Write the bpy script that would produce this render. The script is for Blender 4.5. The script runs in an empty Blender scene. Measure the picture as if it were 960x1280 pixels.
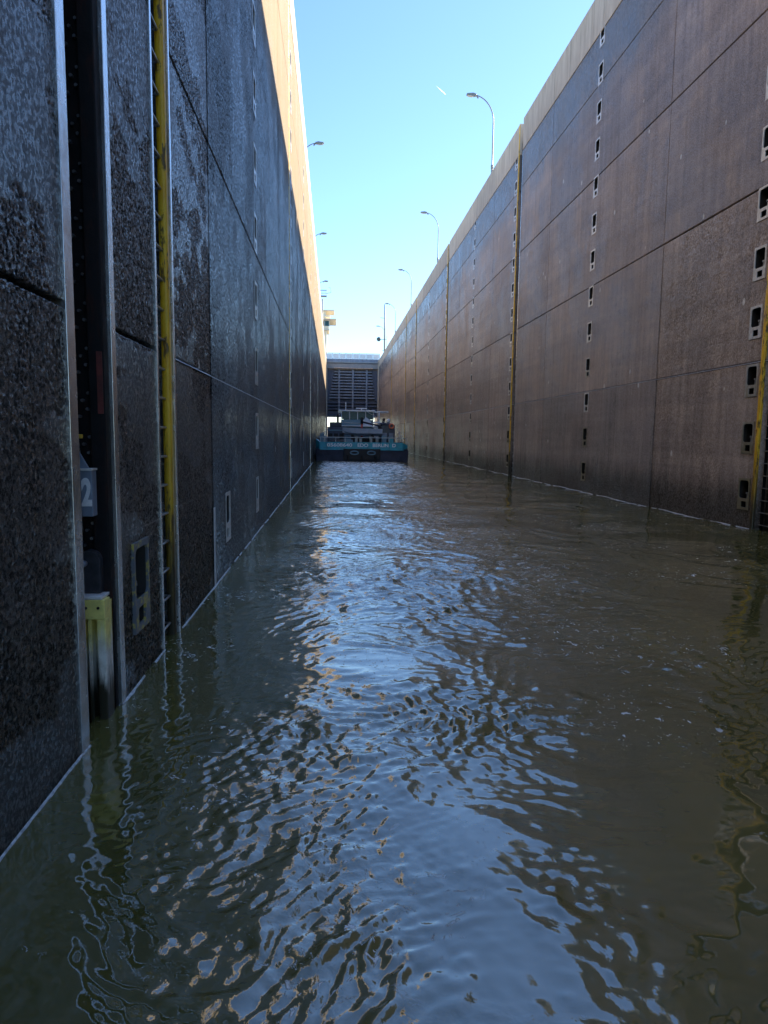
import bpy, bmesh, math, random
import numpy as np
from mathutils import Matrix, Vector, noise as mnoise

random.seed(7)
C = bpy.context.scene
COL = C.collection

# ------------------------------------------------------------------ camera
CAMZ = 2.177
cam = bpy.data.cameras.new('camera')
cam.sensor_fit = 'VERTICAL'
cam.sensor_height = 36.0
cam.lens = 24.0
cam.clip_start = 0.05
cam.clip_end = 30000
camo = bpy.data.objects.new('camera', cam)
COL.objects.link(camo)
r_ = (0.99722194, -0.07343064, 0.01250382)
u_ = (-0.00431445, 0.11064139, 0.99385103)
f_ = (0.07436255, 0.991144, -0.11001721)
camo.matrix_world = Matrix(((r_[0], u_[0], -f_[0], 0), (r_[1], u_[1], -f_[1], 0),
                            (r_[2], u_[2], -f_[2], CAMZ), (0, 0, 0, 1)))
C.camera = camo

# ------------------------------------------------------------------ light
SUN_AZ = math.radians(62)      # clockwise from +y (view) towards +x
SUN_EL = math.radians(28.5)
w = bpy.data.worlds.new("World")
C.world = w
w.use_nodes = True
nt = w.node_tree
bg = nt.nodes['Background']
sky = nt.nodes.new('ShaderNodeTexSky')
sky.sky_type = 'NISHITA'
sky.sun_disc = False
sky.sun_elevation = SUN_EL
sky.sun_rotation = SUN_AZ
sky.air_density = 1.0
sky.dust_density = 0.3
sky.ozone_density = 5.5
nt.links.new(sky.outputs[0], bg.inputs[0])
bg.inputs[1].default_value = 0.125
sl = bpy.data.lights.new('sun', 'SUN')
sl.energy = 5.0
sl.angle = math.radians(0.5)
sl.color = (1.0, 0.86, 0.68)
so = bpy.data.objects.new('sun', sl)
COL.objects.link(so)
sd = Vector((math.sin(SUN_AZ) * math.cos(SUN_EL), math.cos(SUN_AZ) * math.cos(SUN_EL), math.sin(SUN_EL)))
so.rotation_euler = sd.to_track_quat('Z', 'Y').to_euler()
so.location = (60, 40, 60)
C.view_settings.view_transform = 'Standard'
C.view_settings.look = 'None'
C.view_settings.exposure = 1.6
C.view_settings.gamma = 1.0
C.cycles.max_bounces = 8
C.cycles.diffuse_bounces = 5
C.cycles.glossy_bounces = 4

# ------------------------------------------------------------------ node helpers
class N:
    """small helper round a material's node tree"""
    def __init__(s, name):
        s.m = bpy.data.materials.new(name)
        s.m.use_nodes = True
        s.t = s.m.node_tree
        s.b = s.t.nodes['Principled BSDF']
    def node(s, typ, **kw):
        n = s.t.nodes.new(typ)
        for k, v in kw.items():
            setattr(n, k, v)
        return n
    def inp(s, sock, v):
        if isinstance(v, bpy.types.NodeSocket):
            s.t.links.new(v, sock)
        else:
            if isinstance(v, (tuple, list)) and len(v) == 3 and sock.type == 'RGBA':
                v = (*v, 1)
            sock.default_value = v
    def pos(s):
        return s.node('ShaderNodeNewGeometry').outputs['Position']
    def mapping(s, v, scale=(1, 1, 1), loc=(0, 0, 0), rot=(0, 0, 0)):
        n = s.node('ShaderNodeMapping')
        s.inp(n.inputs[0], v)
        n.inputs['Scale'].default_value = scale
        n.inputs['Location'].default_value = loc
        n.inputs['Rotation'].default_value = rot
        return n.outputs[0]
    def noise(s, v, scale, detail=2, rough=0.5, dist=0):
        n = s.node('ShaderNodeTexNoise')
        s.inp(n.inputs['Vector'], v)
        n.inputs['Scale'].default_value = scale
        n.inputs['Detail'].default_value = detail
        n.inputs['Roughness'].default_value = rough
        n.inputs['Distortion'].default_value = dist
        return n.outputs['Fac']
    def voro(s, v, scale, feature='F1', rnd=1.0):
        n = s.node('ShaderNodeTexVoronoi', feature=feature)
        s.inp(n.inputs['Vector'], v)
        n.inputs['Scale'].default_value = scale
        n.inputs['Randomness'].default_value = rnd
        return n
    def math(s, op, a, b=0.0, clamp=False):
        n = s.node('ShaderNodeMath', operation=op, use_clamp=clamp)
        s.inp(n.inputs[0], a)
        s.inp(n.inputs[1], b)
        return n.outputs[0]
    def ramp(s, v, a, b, lo=0.0, hi=1.0):
        n = s.node('ShaderNodeMapRange', interpolation_type='SMOOTHSTEP')
        s.inp(n.inputs['Value'], v)
        n.inputs['From Min'].default_value = a
        n.inputs['From Max'].default_value = b
        n.inputs['To Min'].default_value = lo
        n.inputs['To Max'].default_value = hi
        return n.outputs[0]
    def mix(s, f, a, b, mode='MIX'):
        n = s.node('ShaderNodeMix', data_type='RGBA', blend_type=mode)
        s.inp(n.inputs[0], f)
        s.inp(n.inputs[6], a)
        s.inp(n.inputs[7], b)
        return n.outputs[2]
    def sep(s, v):
        n = s.node('ShaderNodeSeparateXYZ')
        s.inp(n.inputs[0], v)
        return n.outputs
    def bump(s, h, dist, strength=1.0, normal=None):
        n = s.node('ShaderNodeBump')
        s.inp(n.inputs['Height'], h)
        n.inputs['Distance'].default_value = dist
        s.inp(n.inputs['Strength'], strength)
        if normal is not None:
            s.inp(n.inputs['Normal'], normal)
        return n.outputs[0]
    def out(s, color=None, rough=None, normal=None, metal=None, spec=None):
        for k, v in (('Base Color', color), ('Roughness', rough), ('Normal', normal), ('Metallic', metal),
                     ('Specular IOR Level', spec)):
            if v is not None:
                s.inp(s.b.inputs[k], v)
        return s.m


def wall_material(name, lo, hi, rough_lo, rough_hi, relief, sun_band=None, erode=1.3, edge=0.025, base_pit=0.35, psc=52, wet_sheen=None, pitc=0.45, spec=1.0, pl=0.35, ph=1.45, disp=0.0, sparkle=0.0, dull=0.38):
    s = N(name)
    P = s.pos()
    flat = s.mapping(P, (0.0, 1, 1))
    streak = s.noise(s.mapping(P, (1, 5.0, 0.22)), 1.0, 5, 0.62)
    big = s.noise(P, 0.45, 4, 0.6)
    mid = s.noise(P, 3.5, 5, 0.65)
    v = s.math('ADD', s.math('MULTIPLY', streak, 0.42), s.math('ADD', s.math('MULTIPLY', big, 0.3), s.math('MULTIPLY', mid, 0.28)))
    col = s.mix(s.ramp(v, 0.36, 0.66), lo, hi)
    info = s.node('ShaderNodeObjectInfo')
    col = s.mix(1.0, col, s.mix(info.outputs['Random'], (0.84, 0.84, 0.86), (1.12, 1.10, 1.07)), 'MULTIPLY')
    # tide lines left by the changing water level, and damp patches
    tide = s.noise(s.mapping(P, (1, 0.05, 1.5)), 1.0, 5, 0.7)
    damp = s.noise(s.mapping(P, (1, 0.7, 0.45), (2, 5, 3)), 0.7, 5, 0.65)
    col = s.mix(0.75, col, s.mix(s.ramp(s.math('ADD', s.math('MULTIPLY', tide, 0.45), s.math('MULTIPLY', damp, 0.55)), 0.38, 0.60), (0.66, 0.67, 0.70), (1.18, 1.16, 1.13)), 'MULTIPLY')
    # fine aggregate speckle
    grain = s.noise(P, 110, 3, 0.7)
    col = s.mix(0.8, col, s.mix(s.ramp(grain, 0.35, 0.68), (0.45, 0.45, 0.45), (1.45, 1.42, 1.38)), 'MULTIPLY')
    # pale knocks where the surface has spalled
    vo = s.voro(s.mapping(flat, (1, 1.0, 0.62)), 1.35)
    cs = s.sep(vo.outputs['Color'])
    knock = s.math('MULTIPLY', s.ramp(s.math('ADD', vo.outputs['Distance'], s.math('MULTIPLY', mid, 0.07)), 0.125, 0.10),
                   s.ramp(cs[0], 0.27, 0.32))
    col = s.mix(s.math('MULTIPLY', knock, 0.9), col, (0.74, 0.73, 0.70))
    # dark film of algae just above the water
    z = s.sep(P)[2]
    wet = s.ramp(s.math('ADD', z, s.math('MULTIPLY', s.noise(s.mapping(P, (1, 3, 0.5)), 1.5, 4), -1.1)), 1.1, -0.15)
    col = s.mix(s.math('MULTIPLY', wet, 0.82), col, (0.028, 0.026, 0.019))
    # eroded, pocked areas
    er = s.math('ADD', s.noise(s.mapping(P, (1, 0.55, 1.0)), 0.62, 5, 0.62), s.math('MULTIPLY', s.noise(P, 0.9, 2), 0.25))
    er = s.ramp(er, 0.61, 0.61 + edge)
    pits = s.noise(P, psc, 4, 0.66)
    pits2 = s.voro(s.mapping(P, (1, 1, 1.2)), 75).outputs['Distance']
    h = s.math('ADD', s.math('MULTIPLY', grain, 0.30), s.math('MULTIPLY', s.noise(P, 190, 2, 0.6), 0.12))
    h2 = s.math('MULTIPLY', s.math('ADD', pits, s.math('MULTIPLY', pits2, 0.55)), s.math('ADD', s.math('MULTIPLY', er, erode), base_pit))
    h = s.math('ADD', h, h2)
    # rust and lime runs, long scrapes left by hulls
    P2 = s.mapping(P, (1, 1, 1))
    run = s.math('MULTIPLY', s.ramp(s.noise(s.mapping(P, (1, 11, 0.16)), 1.0, 4, 0.65), 0.60, 0.70), s.ramp(s.noise(P, 0.28, 3, 0.6), 0.48, 0.62))
    col = s.mix(s.math('MULTIPLY', run, 0.55), col, (0.10, 0.058, 0.032))
    lime = s.math('MULTIPLY', s.ramp(s.noise(s.mapping(P, (1, 14, 0.22), (3, 7, 1)), 1.0, 4, 0.65), 0.60, 0.72), s.ramp(s.noise(s.mapping(P, (1, 1, 1), (9, 2, 4)), 0.33, 3, 0.6), 0.50, 0.62))
    col = s.mix(s.math('MULTIPLY', lime, 0.35), col, (0.42, 0.41, 0.39))
    scr = s.math('MULTIPLY', s.ramp(s.noise(s.mapping(P, (1, 0.13, 13), (0, 3, 2)), 1.0, 5, 0.7), 0.63, 0.70), s.ramp(s.noise(s.mapping(P, (1, 1, 1), (5, 8, 1)), 0.5, 3, 0.6), 0.46, 0.6))
    col = s.mix(s.math('MULTIPLY', scr, 0.45), col, (0.36, 0.34, 0.31))
    # shade and grime painted into the pits, proud stone painted paler
    pit = s.ramp(pits, 0.36, 0.62)
    pc = s.mix(pit, (pl, pl, pl), (ph, ph * 0.99, ph * 0.97))
    col = s.mix(s.math('ADD', pitc, s.math('MULTIPLY', er, 0.55 * min(1, erode)), True), col, pc, 'MULTIPLY')
    # spalled layer: the eroded zones sit lower than the sound face
    h = s.math('SUBTRACT', h, s.math('MULTIPLY', er, 0.7 * erode))
    h = s.math('SUBTRACT', h, s.math('MULTIPLY', knock, 0.6))
    rg = s.ramp(s.math('ADD', mid, s.math('MULTIPLY', streak, 0.25)), 0.35, 0.9, rough_lo, rough_hi)
    if wet_sheen is not None:
        t = s.ramp(s.math('ADD', z, s.math('MULTIPLY', s.noise(s.mapping(P, (1, 1.5, 0.35)), 0.8, 4), 2.4)), wet_sheen[0] + 0.6, wet_sheen[1] + 1.2)
        col = s.mix(s.math('MULTIPLY', t, 0.75), col, (0.13, 0.14, 0.15))  # wet top band, with the blue sky sheen tinted into its colour
        rg = s.math('SUBTRACT', rg, s.math('MULTIPLY', t, 0.14))
    if sun_band is not None:  # sunlight painted in: dried tan tone above the shadow line
        d = s.ramp(s.math('ADD', z, s.math('MULTIPLY', s.noise(s.mapping(P, (1, 0.5, 0.6)), 0.8, 4), 2.0)), sun_band[0], sun_band[1])
        sun_tan = s.mix(s.ramp(v, 0.35, 0.65), (0.235, 0.185, 0.126), (0.28, 0.225, 0.156))
        col = s.mix(d, col, sun_tan)
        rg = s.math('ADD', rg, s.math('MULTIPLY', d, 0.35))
    rg = s.math('ADD', rg, s.ramp(damp, 0.42, 0.6, -0.07, 0.06))
    sp = spec
    if sparkle:
        # wet glaze on the proud grains only; the pits between them are dull
        gl = s.noise(s.mapping(P, (1, 0.8, 0.8)), 30, 4, 0.72)
        gl = s.math('ADD', s.math('MULTIPLY', gl, 0.55), s.math('MULTIPLY', pits, 0.45))
        sp = s.math('MULTIPLY', s.math('MAXIMUM', s.ramp(gl, 0.44, 0.60), s.math('MULTIPLY', s.math('SUBTRACT', 1.0, er), 0.34 if erode > 1 else 0.0)), sparkle)
        rg = s.math('ADD', rg, s.ramp(gl, 0.58, 0.42, 0.0, dull))
        if sun_band is not None:
            sp = s.math('MULTIPLY', sp, s.math('SUBTRACT', 1.0, s.math('MULTIPLY', d, 0.8)))
    if disp:
        hd = s.math('MULTIPLY', s.math('ADD', pits, s.math('MULTIPLY', pits2, 0.25)), s.math('ADD', s.math('MULTIPLY', er, 1.15), 0.19 if erode > 1 else 0.07))
        hd = s.math('SUBTRACT', hd, s.math('MULTIPLY', er, 0.95))
        hd = s.math('ADD', hd, s.math('MULTIPLY', s.noise(P, 7, 3, 0.6), 0.12))
        dn = s.node('ShaderNodeDisplacement')
        s.inp(dn.inputs['Height'], hd)
        dn.inputs['Midlevel'].default_value = 0.5
        dn.inputs['Scale'].default_value = disp
        s.t.links.new(dn.outputs[0], s.t.nodes['Material Output'].inputs['Displacement'])
        s.m.displacement_method = 'DISPLACEMENT'
        return s.out(col, rg, s.bump(grain, 0.006, 0.8), spec=sp)
    return s.out(col, rg, s.bump(h, relief, 1.0 if sun_band is None else s.math('SUBTRACT', 1.0, s.math('MULTIPLY', d, 0.85))), spec=sp)

M = {}
LEFT_KW = dict(sun_band=(11.6, 13.6), pitc=0.3, base_pit=0.4, edge=0.02, pl=0.42, ph=1.42, sparkle=1.75)
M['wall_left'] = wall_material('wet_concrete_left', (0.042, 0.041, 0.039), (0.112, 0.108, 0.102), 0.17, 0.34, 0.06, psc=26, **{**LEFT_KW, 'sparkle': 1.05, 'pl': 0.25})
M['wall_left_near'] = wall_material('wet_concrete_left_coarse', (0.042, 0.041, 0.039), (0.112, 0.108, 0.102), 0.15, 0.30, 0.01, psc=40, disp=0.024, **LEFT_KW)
RIGHT_KW = dict(erode=0.25, edge=0.08, base_pit=0.2, pl=0.7, ph=1.28, pitc=0.2, sparkle=0.85, dull=0.12, wet_sheen=(15.0, 16.8))
M['wall_right'] = wall_material('wet_concrete_right', (0.262, 0.216, 0.192), (0.465, 0.39, 0.35), 0.30, 0.44, 0.022, psc=30, **RIGHT_KW)
M['wall_right_near'] = wall_material('wet_concrete_right_coarse', (0.262, 0.216, 0.192), (0.465, 0.39, 0.35), 0.30, 0.44, 0.01, psc=20, disp=0.026, **{**RIGHT_KW, 'erode': 0.6})

def coping_mat():
    s = N('coping_concrete')
    P = s.pos()
    a = s.noise(s.mapping(P, (1, 2.5, 0.5)), 1.2, 6, 0.65)
    c = s.mix(s.ramp(a, 0.3, 0.7), (0.48, 0.405, 0.315), (0.64, 0.56, 0.45))
    g = s.noise(P, 60, 3, 0.7)
    c = s.mix(0.5, c, s.mix(g, (0.6, 0.6, 0.6), (1.3, 1.3, 1.3)), 'MULTIPLY')
    info = s.node('ShaderNodeObjectInfo')
    c = s.mix(1.0, c, s.mix(info.outputs['Random'], (0.86, 0.86, 0.87), (1.1, 1.09, 1.07)), 'MULTIPLY')
    drip = s.ramp(s.noise(s.mapping(P, (1, 9, 0.25)), 1.0, 4, 0.7), 0.56, 0.72)
    c = s.mix(s.math('MULTIPLY', drip, 0.55), c, (0.16, 0.14, 0.11))
    return s.out(c, 0.85, s.bump(g, 0.006, 0.6))
M['coping'] = coping_mat()

def simple(name, col, rough=0.5, metal=0.0, var=0.25, scale=4.0, bump=0.0, dirt=None, dirt_amt=0.5, spec=None):
    s = N(name)
    P = s.pos()
    n = s.noise(P, scale, 5, 0.65)
    c0 = tuple(max(0, x * (1 - var)) for x in col)
    c1 = tuple(x * (1 + var) for x in col)
    c = s.mix(s.ramp(n, 0.3, 0.7), c0, c1)
    if dirt:
        d = s.ramp(s.noise(s.mapping(P, (2.2, 2.2, 0.5)), scale * 0.8, 6, 0.7), 0.5, 0.68)
        c = s.mix(s.math('MULTIPLY', d, dirt_amt), c, dirt)
    r = s.ramp(n, 0.25, 0.75, max(0.03, rough - 0.08), min(1, rough + 0.08))
    nb = s.bump(s.noise(P, scale * 8, 4, 0.6), bump, 0.7) if bump else None
    return s.out(c, r, nb, metal, spec)

M['pale_strip'] = simple('pale_strip', (0.66, 0.66, 0.65), 0.5, 0, 0.15, 5, 0.004, (0.3, 0.29, 0.27), 0.6)
M['joint'] = simple('joint_filler', (0.02, 0.019, 0.018), 0.8)
M['backing'] = simple('inner_concrete', (0.045, 0.04, 0.036), 0.7, bump=0.01)
M['recess'] = simple('recess_shade', (0.028, 0.026, 0.024), 0.6, bump=0.01)  # niche inside kept near black, its shade put into the colour
M['steel_edge'] = simple('worn_steel_edge', (0.62, 0.63, 0.64), 0.24, 0.9, 0.2, 3.0, 0.003, (0.16, 0.09, 0.05), 0.5)
M['dark_steel'] = simple('dark_wet_steel', (0.012, 0.012, 0.013), 0.65, 0.0, 0.3, 6, 0.004, (0.05, 0.016, 0.01), 0.5, 0.15)
M['red_paint'] = simple('red_lead_paint', (0.12, 0.02, 0.016), 0.55, 0, 0.4, 7, 0.002, (0.02, 0.015, 0.013), 0.95)
M['galv'] = simple('galvanised_steel', (0.30, 0.32, 0.33), 0.45, 0.6, 0.15, 3)
M['lamp_grey'] = simple('lamp_pole_grey', (0.22, 0.24, 0.24), 0.5, 0.2, 0.15, 3)
M['rung'] = simple('bare_rung_steel', (0.40, 0.39, 0.38), 0.4, 0.7, 0.2, 8, 0.0, (0.2, 0.1, 0.06), 0.4)

def yellow_mat(name, zlo, zhi):
    """yellow paint, chipped, with slime coming up from the water"""
    s = N(name)
    P = s.pos()
    n = s.noise(s.mapping(P, (3, 3, 1.1)), 3.0, 6, 0.7)
    c = s.mix(s.ramp(n, 0.3, 0.7), (0.80, 0.42, 0.012), (0.95, 0.62, 0.03))
    chip = s.ramp(s.noise(s.mapping(P, (2, 2, 0.5)), 5.5, 5, 0.7), 0.545, 0.60)
    c = s.mix(s.math('MULTIPLY', chip, 0.85), c, (0.05, 0.032, 0.018))
    z = s.sep(P)[2]
    sl = s.ramp(s.math('ADD', z, s.math('MULTIPLY', s.noise(s.mapping(P, (9, 9, 0.9)), 1.4, 5, 0.7), -1.0 * (zhi - zlo))), zhi - 0.5 * (zhi - zlo), zlo - 0.5 * (zhi - zlo))
    c = s.mix(sl, c, (0.035, 0.028, 0.012))
    # top metre or so has lost its paint to the weather
    return s.out(c, s.ramp(n, 0.3, 0.7, 0.32, 0.5), s.bump(s.math('SUBTRACT', n, chip), 0.004, 0.6))
M['yellow'] = yellow_mat('yellow_guard_paint', 0.3, 2.4)

def float_paint():
    s = N('yellow_white_float_paint')
    P = s.pos()
    z = s.sep(P)[2]
    n = s.noise(s.mapping(P, (10, 10, 1.3)), 1.6, 6, 0.7)
    f = s.noise(P, 14, 4, 0.65)
    c = s.mix(s.ramp(s.math('ADD', z, s.math('MULTIPLY', n, 0.5)), 0.72, 0.98), (0.82, 0.80, 0.72), (0.95, 0.83, 0.24))
    c = s.mix(s.ramp(f, 0.35, 0.75), c, s.mix(0.35, c, (0.2, 0.15, 0.05)))
    c = s.mix(s.ramp(s.math('SUBTRACT', z, s.math('MULTIPLY', n, 0.75)), 0.12, -0.16), c, (0.035, 0.030, 0.016))
    return s.out(c, 0.45, s.bump(f, 0.003, 0.6))
M['float'] = float_paint()
M['float_grey'] = simple('float_grey_paint', (0.22, 0.27, 0.34), 0.4, 0.0, 0.15, 6, 0.0, (0.14, 0.11, 0.09), 0.4)
M['float_top'] = simple('float_top_plate', (0.80, 0.76, 0.70), 0.5, 0.0, 0.12, 6, 0.0, (0.3, 0.2, 0.12), 0.5)
M['bollard'] = simple('float_bollard_steel', (0.075, 0.075, 0.085), 0.35, 0.4, 0.25, 8)
M['white_paint'] = simple('white_sign_paint', (0.90, 0.90, 0.90), 0.5, 0, 0.08, 20)

def niche_mat(name, dirty):
    s = N(name)
    P = s.pos()
    n = s.noise(P, 9, 5, 0.7)
    n2 = s.noise(s.mapping(P, (1, 2.4, 0.7)), 3.0, 4, 0.65)
    z = s.sep(P)[2]
    white = (0.82, 0.82, 0.80)
    c = s.mix(s.ramp(n, 0.3, 0.7), (0.58, 0.57, 0.54), white)
    # lower ones have lost their paint
    info = s.node('ShaderNodeObjectInfo')
    d = s.ramp(s.math('ADD', z, s.math('ADD', s.math('MULTIPLY', n2, -4.2), s.math('MULTIPLY', info.outputs['Random'], -3.0))), 2.2, -1.2)
    c = s.mix(s.math('MULTIPLY', d, dirty), c, s.mix(n2, (0.10, 0.085, 0.06), (0.26, 0.22, 0.10)))
    rust = s.ramp(s.noise(s.mapping(P, (1, 4, 1)), 6, 5, 0.7), 0.58, 0.7)
    c = s.mix(s.math('MULTIPLY', rust, 0.5), c, (0.10, 0.06, 0.035))
    return s.out(c, 0.32, s.bump(n, 0.004, 0.5))
M['niche'] = niche_mat('niche_worn_white_paint', 0.93)
M['niche_clean'] = niche_mat('niche_white_paint', 0.25)
def niche_yel():
    s = N('niche_faded_yellow_paint')
    P = s.pos()
    n = s.noise(P, 7, 5, 0.7)
    c = s.mix(s.ramp(n, 0.50, 0.60), (0.13, 0.145, 0.165), (0.50, 0.40, 0.08))
    return s.out(c, 0.45, s.bump(n, 0.004, 0.5))
M['niche_yel'] = niche_yel()

M['gate_blue'] = simple('gate_blue_grey_paint', (0.20, 0.24, 0.31), 0.45, 0.0, 0.2, 1.2, 0.0, (0.09, 0.07, 0.055), 0.5)
M['gate_dark'] = simple('gate_dark_paint', (0.07, 0.085, 0.13), 0.5, 0.0, 0.2, 1.2)
M['gate_pale'] = simple('bridge_pale_panels', (0.72, 0.76, 0.78), 0.5, 0.0, 0.1, 1.0)
M['bridge_conc'] = simple('bridge_concrete', (0.30, 0.30, 0.30), 0.8, 0.0, 0.15, 1.0)
M['tower'] = simple('tower_render', (0.75, 0.68, 0.52), 0.8, 0.0, 0.1, 1.0)
M['tower_roof'] = simple('tower_roof_edge', (0.60, 0.55, 0.45), 0.7, 0.0, 0.1, 1.0)
M['ground'] = simple('quay_concrete', (0.36, 0.34, 0.30), 0.9, 0.0, 0.15, 0.8, 0.004)
M['bank'] = simple('far_bank_grass', (0.07, 0.09, 0.035), 0.9, 0.0, 0.3, 0.3)

def glass():
    s = N('window_glass')
    n = s.noise(s.pos(), 2.0, 2)
    c = s.mix(n, (0.015, 0.06, 0.075), (0.03, 0.10, 0.12))
    return s.out(c, 0.18, None, 0.0, 0.2)
M['glass'] = glass()
M['teal'] = simple('teal_hull_paint', (0.02, 0.33, 0.43), 0.35, 0.0, 0.2, 1.5, 0.0, (0.02, 0.07, 0.09), 0.5)
M['hull_black'] = simple('black_hull_paint', (0.035, 0.04, 0.07), 0.35, 0.0, 0.35, 1.5, 0.0, (0.05, 0.035, 0.03), 0.4)
M['deck_grey'] = simple('barge_deck_paint', (0.07, 0.085, 0.10), 0.6, 0.0, 0.2, 1.5)
M['barge_white'] = simple('barge_white_paint', (0.80, 0.84, 0.86), 0.4, 0.0, 0.08, 1.5, 0.0, (0.3, 0.25, 0.2), 0.3)
M['barge_bluegrey'] = simple('barge_blue_grey_paint', (0.15, 0.27, 0.34), 0.4, 0.0, 0.12, 1.5)
M['dinghy'] = simple('dinghy_grey_hull', (0.55, 0.63, 0.74), 0.35, 0.0, 0.1, 2.0)
M['black_rubber'] = simple('black_rubber', (0.012, 0.012, 0.014), 0.6, 0.0, 0.2, 4)
M['rail_pale'] = simple('rail_pale_paint', (0.45, 0.47, 0.45), 0.5, 0.0, 0.2, 3)
M['red'] = simple('red_gloss_paint', (0.40, 0.05, 0.045), 0.4, 0.0, 0.15, 3)
M['orange'] = simple('orange_ring', (0.75, 0.20, 0.10), 0.5, 0.0, 0.1, 3)
M['hatch'] = simple('hatch_cover_metal', (0.33, 0.36, 0.38), 0.4, 0.5, 0.1, 0.8)
M['lens'] = simple('lamp_lens', (0.55, 0.55, 0.50), 0.2, 0.0, 0.05, 3)

def water_mat():
    s = N('canal_water')
    P = s.pos()
    xyz = s.sep(P)
    y = xyz[1]
    # silt clouds in the body of the water
    silt = s.noise(s.mapping(P, (0.5, 0.22, 1)), 1.0, 4, 0.6, 0.6)
    c = s.mix(s.ramp(silt, 0.3, 0.7), (0.085, 0.080, 0.020), (0.145, 0.125, 0.036))
    # scattered foam
    fv = s.mapping(P, (1.0, 0.8, 1))
    zone = s.ramp(s.noise(fv, 0.55, 3, 0.6, 0.8), 0.48, 0.62)
    spot = s.ramp(s.noise(s.mapping(P, (1.3, 0.9, 1)), 11.0, 4, 0.62, 1.2), 0.635, 0.68)
    spot2 = s.ramp(s.noise(s.mapping(P, (1.0, 1.4, 1)), 3.4, 5, 0.68, 2.2), 0.635, 0.68)
    foam = s.math('MULTIPLY', s.math('MAXIMUM', spot, spot2), zone)
    # boiling white water behind the barge
    wake = s.math('MULTIPLY', s.ramp(y, 20, 52), s.math('MULTIPLY', s.ramp(xyz[0], -1.6, -0.3), s.ramp(xyz[0], 6.6, 4.6)))
    wk = s.math('MULTIPLY', wake, s.ramp(s.math('ADD', s.noise(s.mapping(P, (1.0, 0.6, 1)), 3.0, 6, 0.75, 1.0), s.math('MULTIPLY', wake, 0.09)), 0.53, 0.63))
    core = s.math('MULTIPLY', s.math('MULTIPLY', s.ramp(xyz[0], -1.3, 0.0), s.ramp(xyz[0], 5.2, 2.2)), s.ramp(y, 5.0, 12.0))
    fl = s.noise(s.mapping(P, (1.0, 1.25, 1)), 6.5, 6, 0.72, 1.4)
    fl = s.ramp(s.math('ADD', fl, s.math('MULTIPLY', core, 0.05)), 0.60, 0.64)
    foam = s.math('MAXIMUM', foam, s.math('MULTIPLY', s.math('MULTIPLY', fl, core), 0.9))
    foam = s.math('MAXIMUM', foam, s.math('MULTIPLY', wk, 0.85), True)
    c = s.mix(s.math('MULTIPLY', foam, 0.9), c, (0.90, 0.92, 0.93))
    rip = s.noise(s.mapping(P, (1.0, 1.25, 1), rot=(0, 0, 0.5)), 15.0, 3, 0.55, 0.7)
    rip2 = s.noise(s.mapping(P, (1.0, 1.0, 1)), 5.0, 3, 0.5, 0.9)
    calm = s.ramp(s.noise(s.mapping(P, (0.55, 0.4, 1)), 1.0, 3, 0.55, 0.8), 0.38, 0.62, 0.12, 1.0)
    att = s.node('ShaderNodeAttribute', attribute_name='chop')
    k = s.math('MULTIPLY', calm, att.outputs['Fac'])
    h = s.math('ADD', s.math('MULTIPLY', rip, 0.35), rip2)
    nb = s.bump(h, 0.040, k)
    nb = s.bump(foam, 0.006, 0.6, nb)
    s.b.inputs['IOR'].default_value = 2.15
    return s.out(c, s.math('ADD', 0.045, s.math('MULTIPLY', foam, 0.5)), nb)
M['water'] = water_mat()
def plainfoam():
    s = N('edge_foam')
    n = s.noise(s.pos(), 25, 4, 0.65)
    c = s.mix(s.ramp(n, 0.35, 0.65), (0.30, 0.32, 0.32), (0.62, 0.64, 0.64))
    return s.out(c, 0.5, s.bump(n, 0.004, 0.8))
M['edge_foam'] = plainfoam()
M['contrail'] = simple('contrail_ice', (0.85, 0.88, 0.92), 0.9)
M['contrail'].node_tree.nodes['Principled BSDF'].inputs['Transmission Weight'].default_value = 0.9
M['contrail'].node_tree.nodes['Principled BSDF'].inputs['IOR'].default_value = 1.02

# ------------------------------------------------------------------ object helpers
def tag(o, label=None, cat=None, group=None, kind=None):
    for k, v in (('label', label), ('category', cat), ('group', group), ('kind', kind)):
        if v:
            o[k] = v
    return o

def empty(name, loc, label, cat, group=None, rz=0.0):
    o = bpy.data.objects.new(name, None)
    o.empty_display_size = 0.3
    COL.objects.link(o)
    o.location = loc
    o.rotation_euler = (0, 0, rz)
    return tag(o, label, cat, group)

def mesh_obj(name, me, parent=None, loc=None):
    o = bpy.data.objects.new(name, me)
    COL.objects.link(o)
    if parent is not None:
        o.parent = parent
    if loc is not None:
        o.location = loc
    return o

def finish(name, bm, mat, parent=None, loc=None, smooth=False, recalc=True):
    if recalc:
        bmesh.ops.recalc_face_normals(bm, faces=bm.faces)
    me = bpy.data.meshes.new(name)
    bm.to_mesh(me)
    bm.free()
    for m in (mat if isinstance(mat, (list, tuple)) else [mat]):
        me.materials.append(m)
    if smooth:
        for p in me.polygons:
            p.use_smooth = True
    return mesh_obj(name, me, parent, loc)

def box(bm, x0, x1, y0, y1, z0, z1, bev=0.0):
    vs = [bm.verts.new(c) for c in ((x0, y0, z0), (x1, y0, z0), (x1, y1, z0), (x0, y1, z0),
                                    (x0, y0, z1), (x1, y0, z1), (x1, y1, z1), (x0, y1, z1))]
    fs = [bm.faces.new([vs[i] for i in f]) for f in ((3, 2, 1, 0), (4, 5, 6, 7), (0, 1, 5, 4), (1, 2, 6, 5), (2, 3, 7, 6), (3, 0, 4, 7))]
    if bev:
        es = list({e for f in fs for e in f.edges})
        bmesh.ops.bevel(bm, geom=es, offset=bev, segments=2, affect='EDGES', profile=0.5)
    return fs

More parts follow.
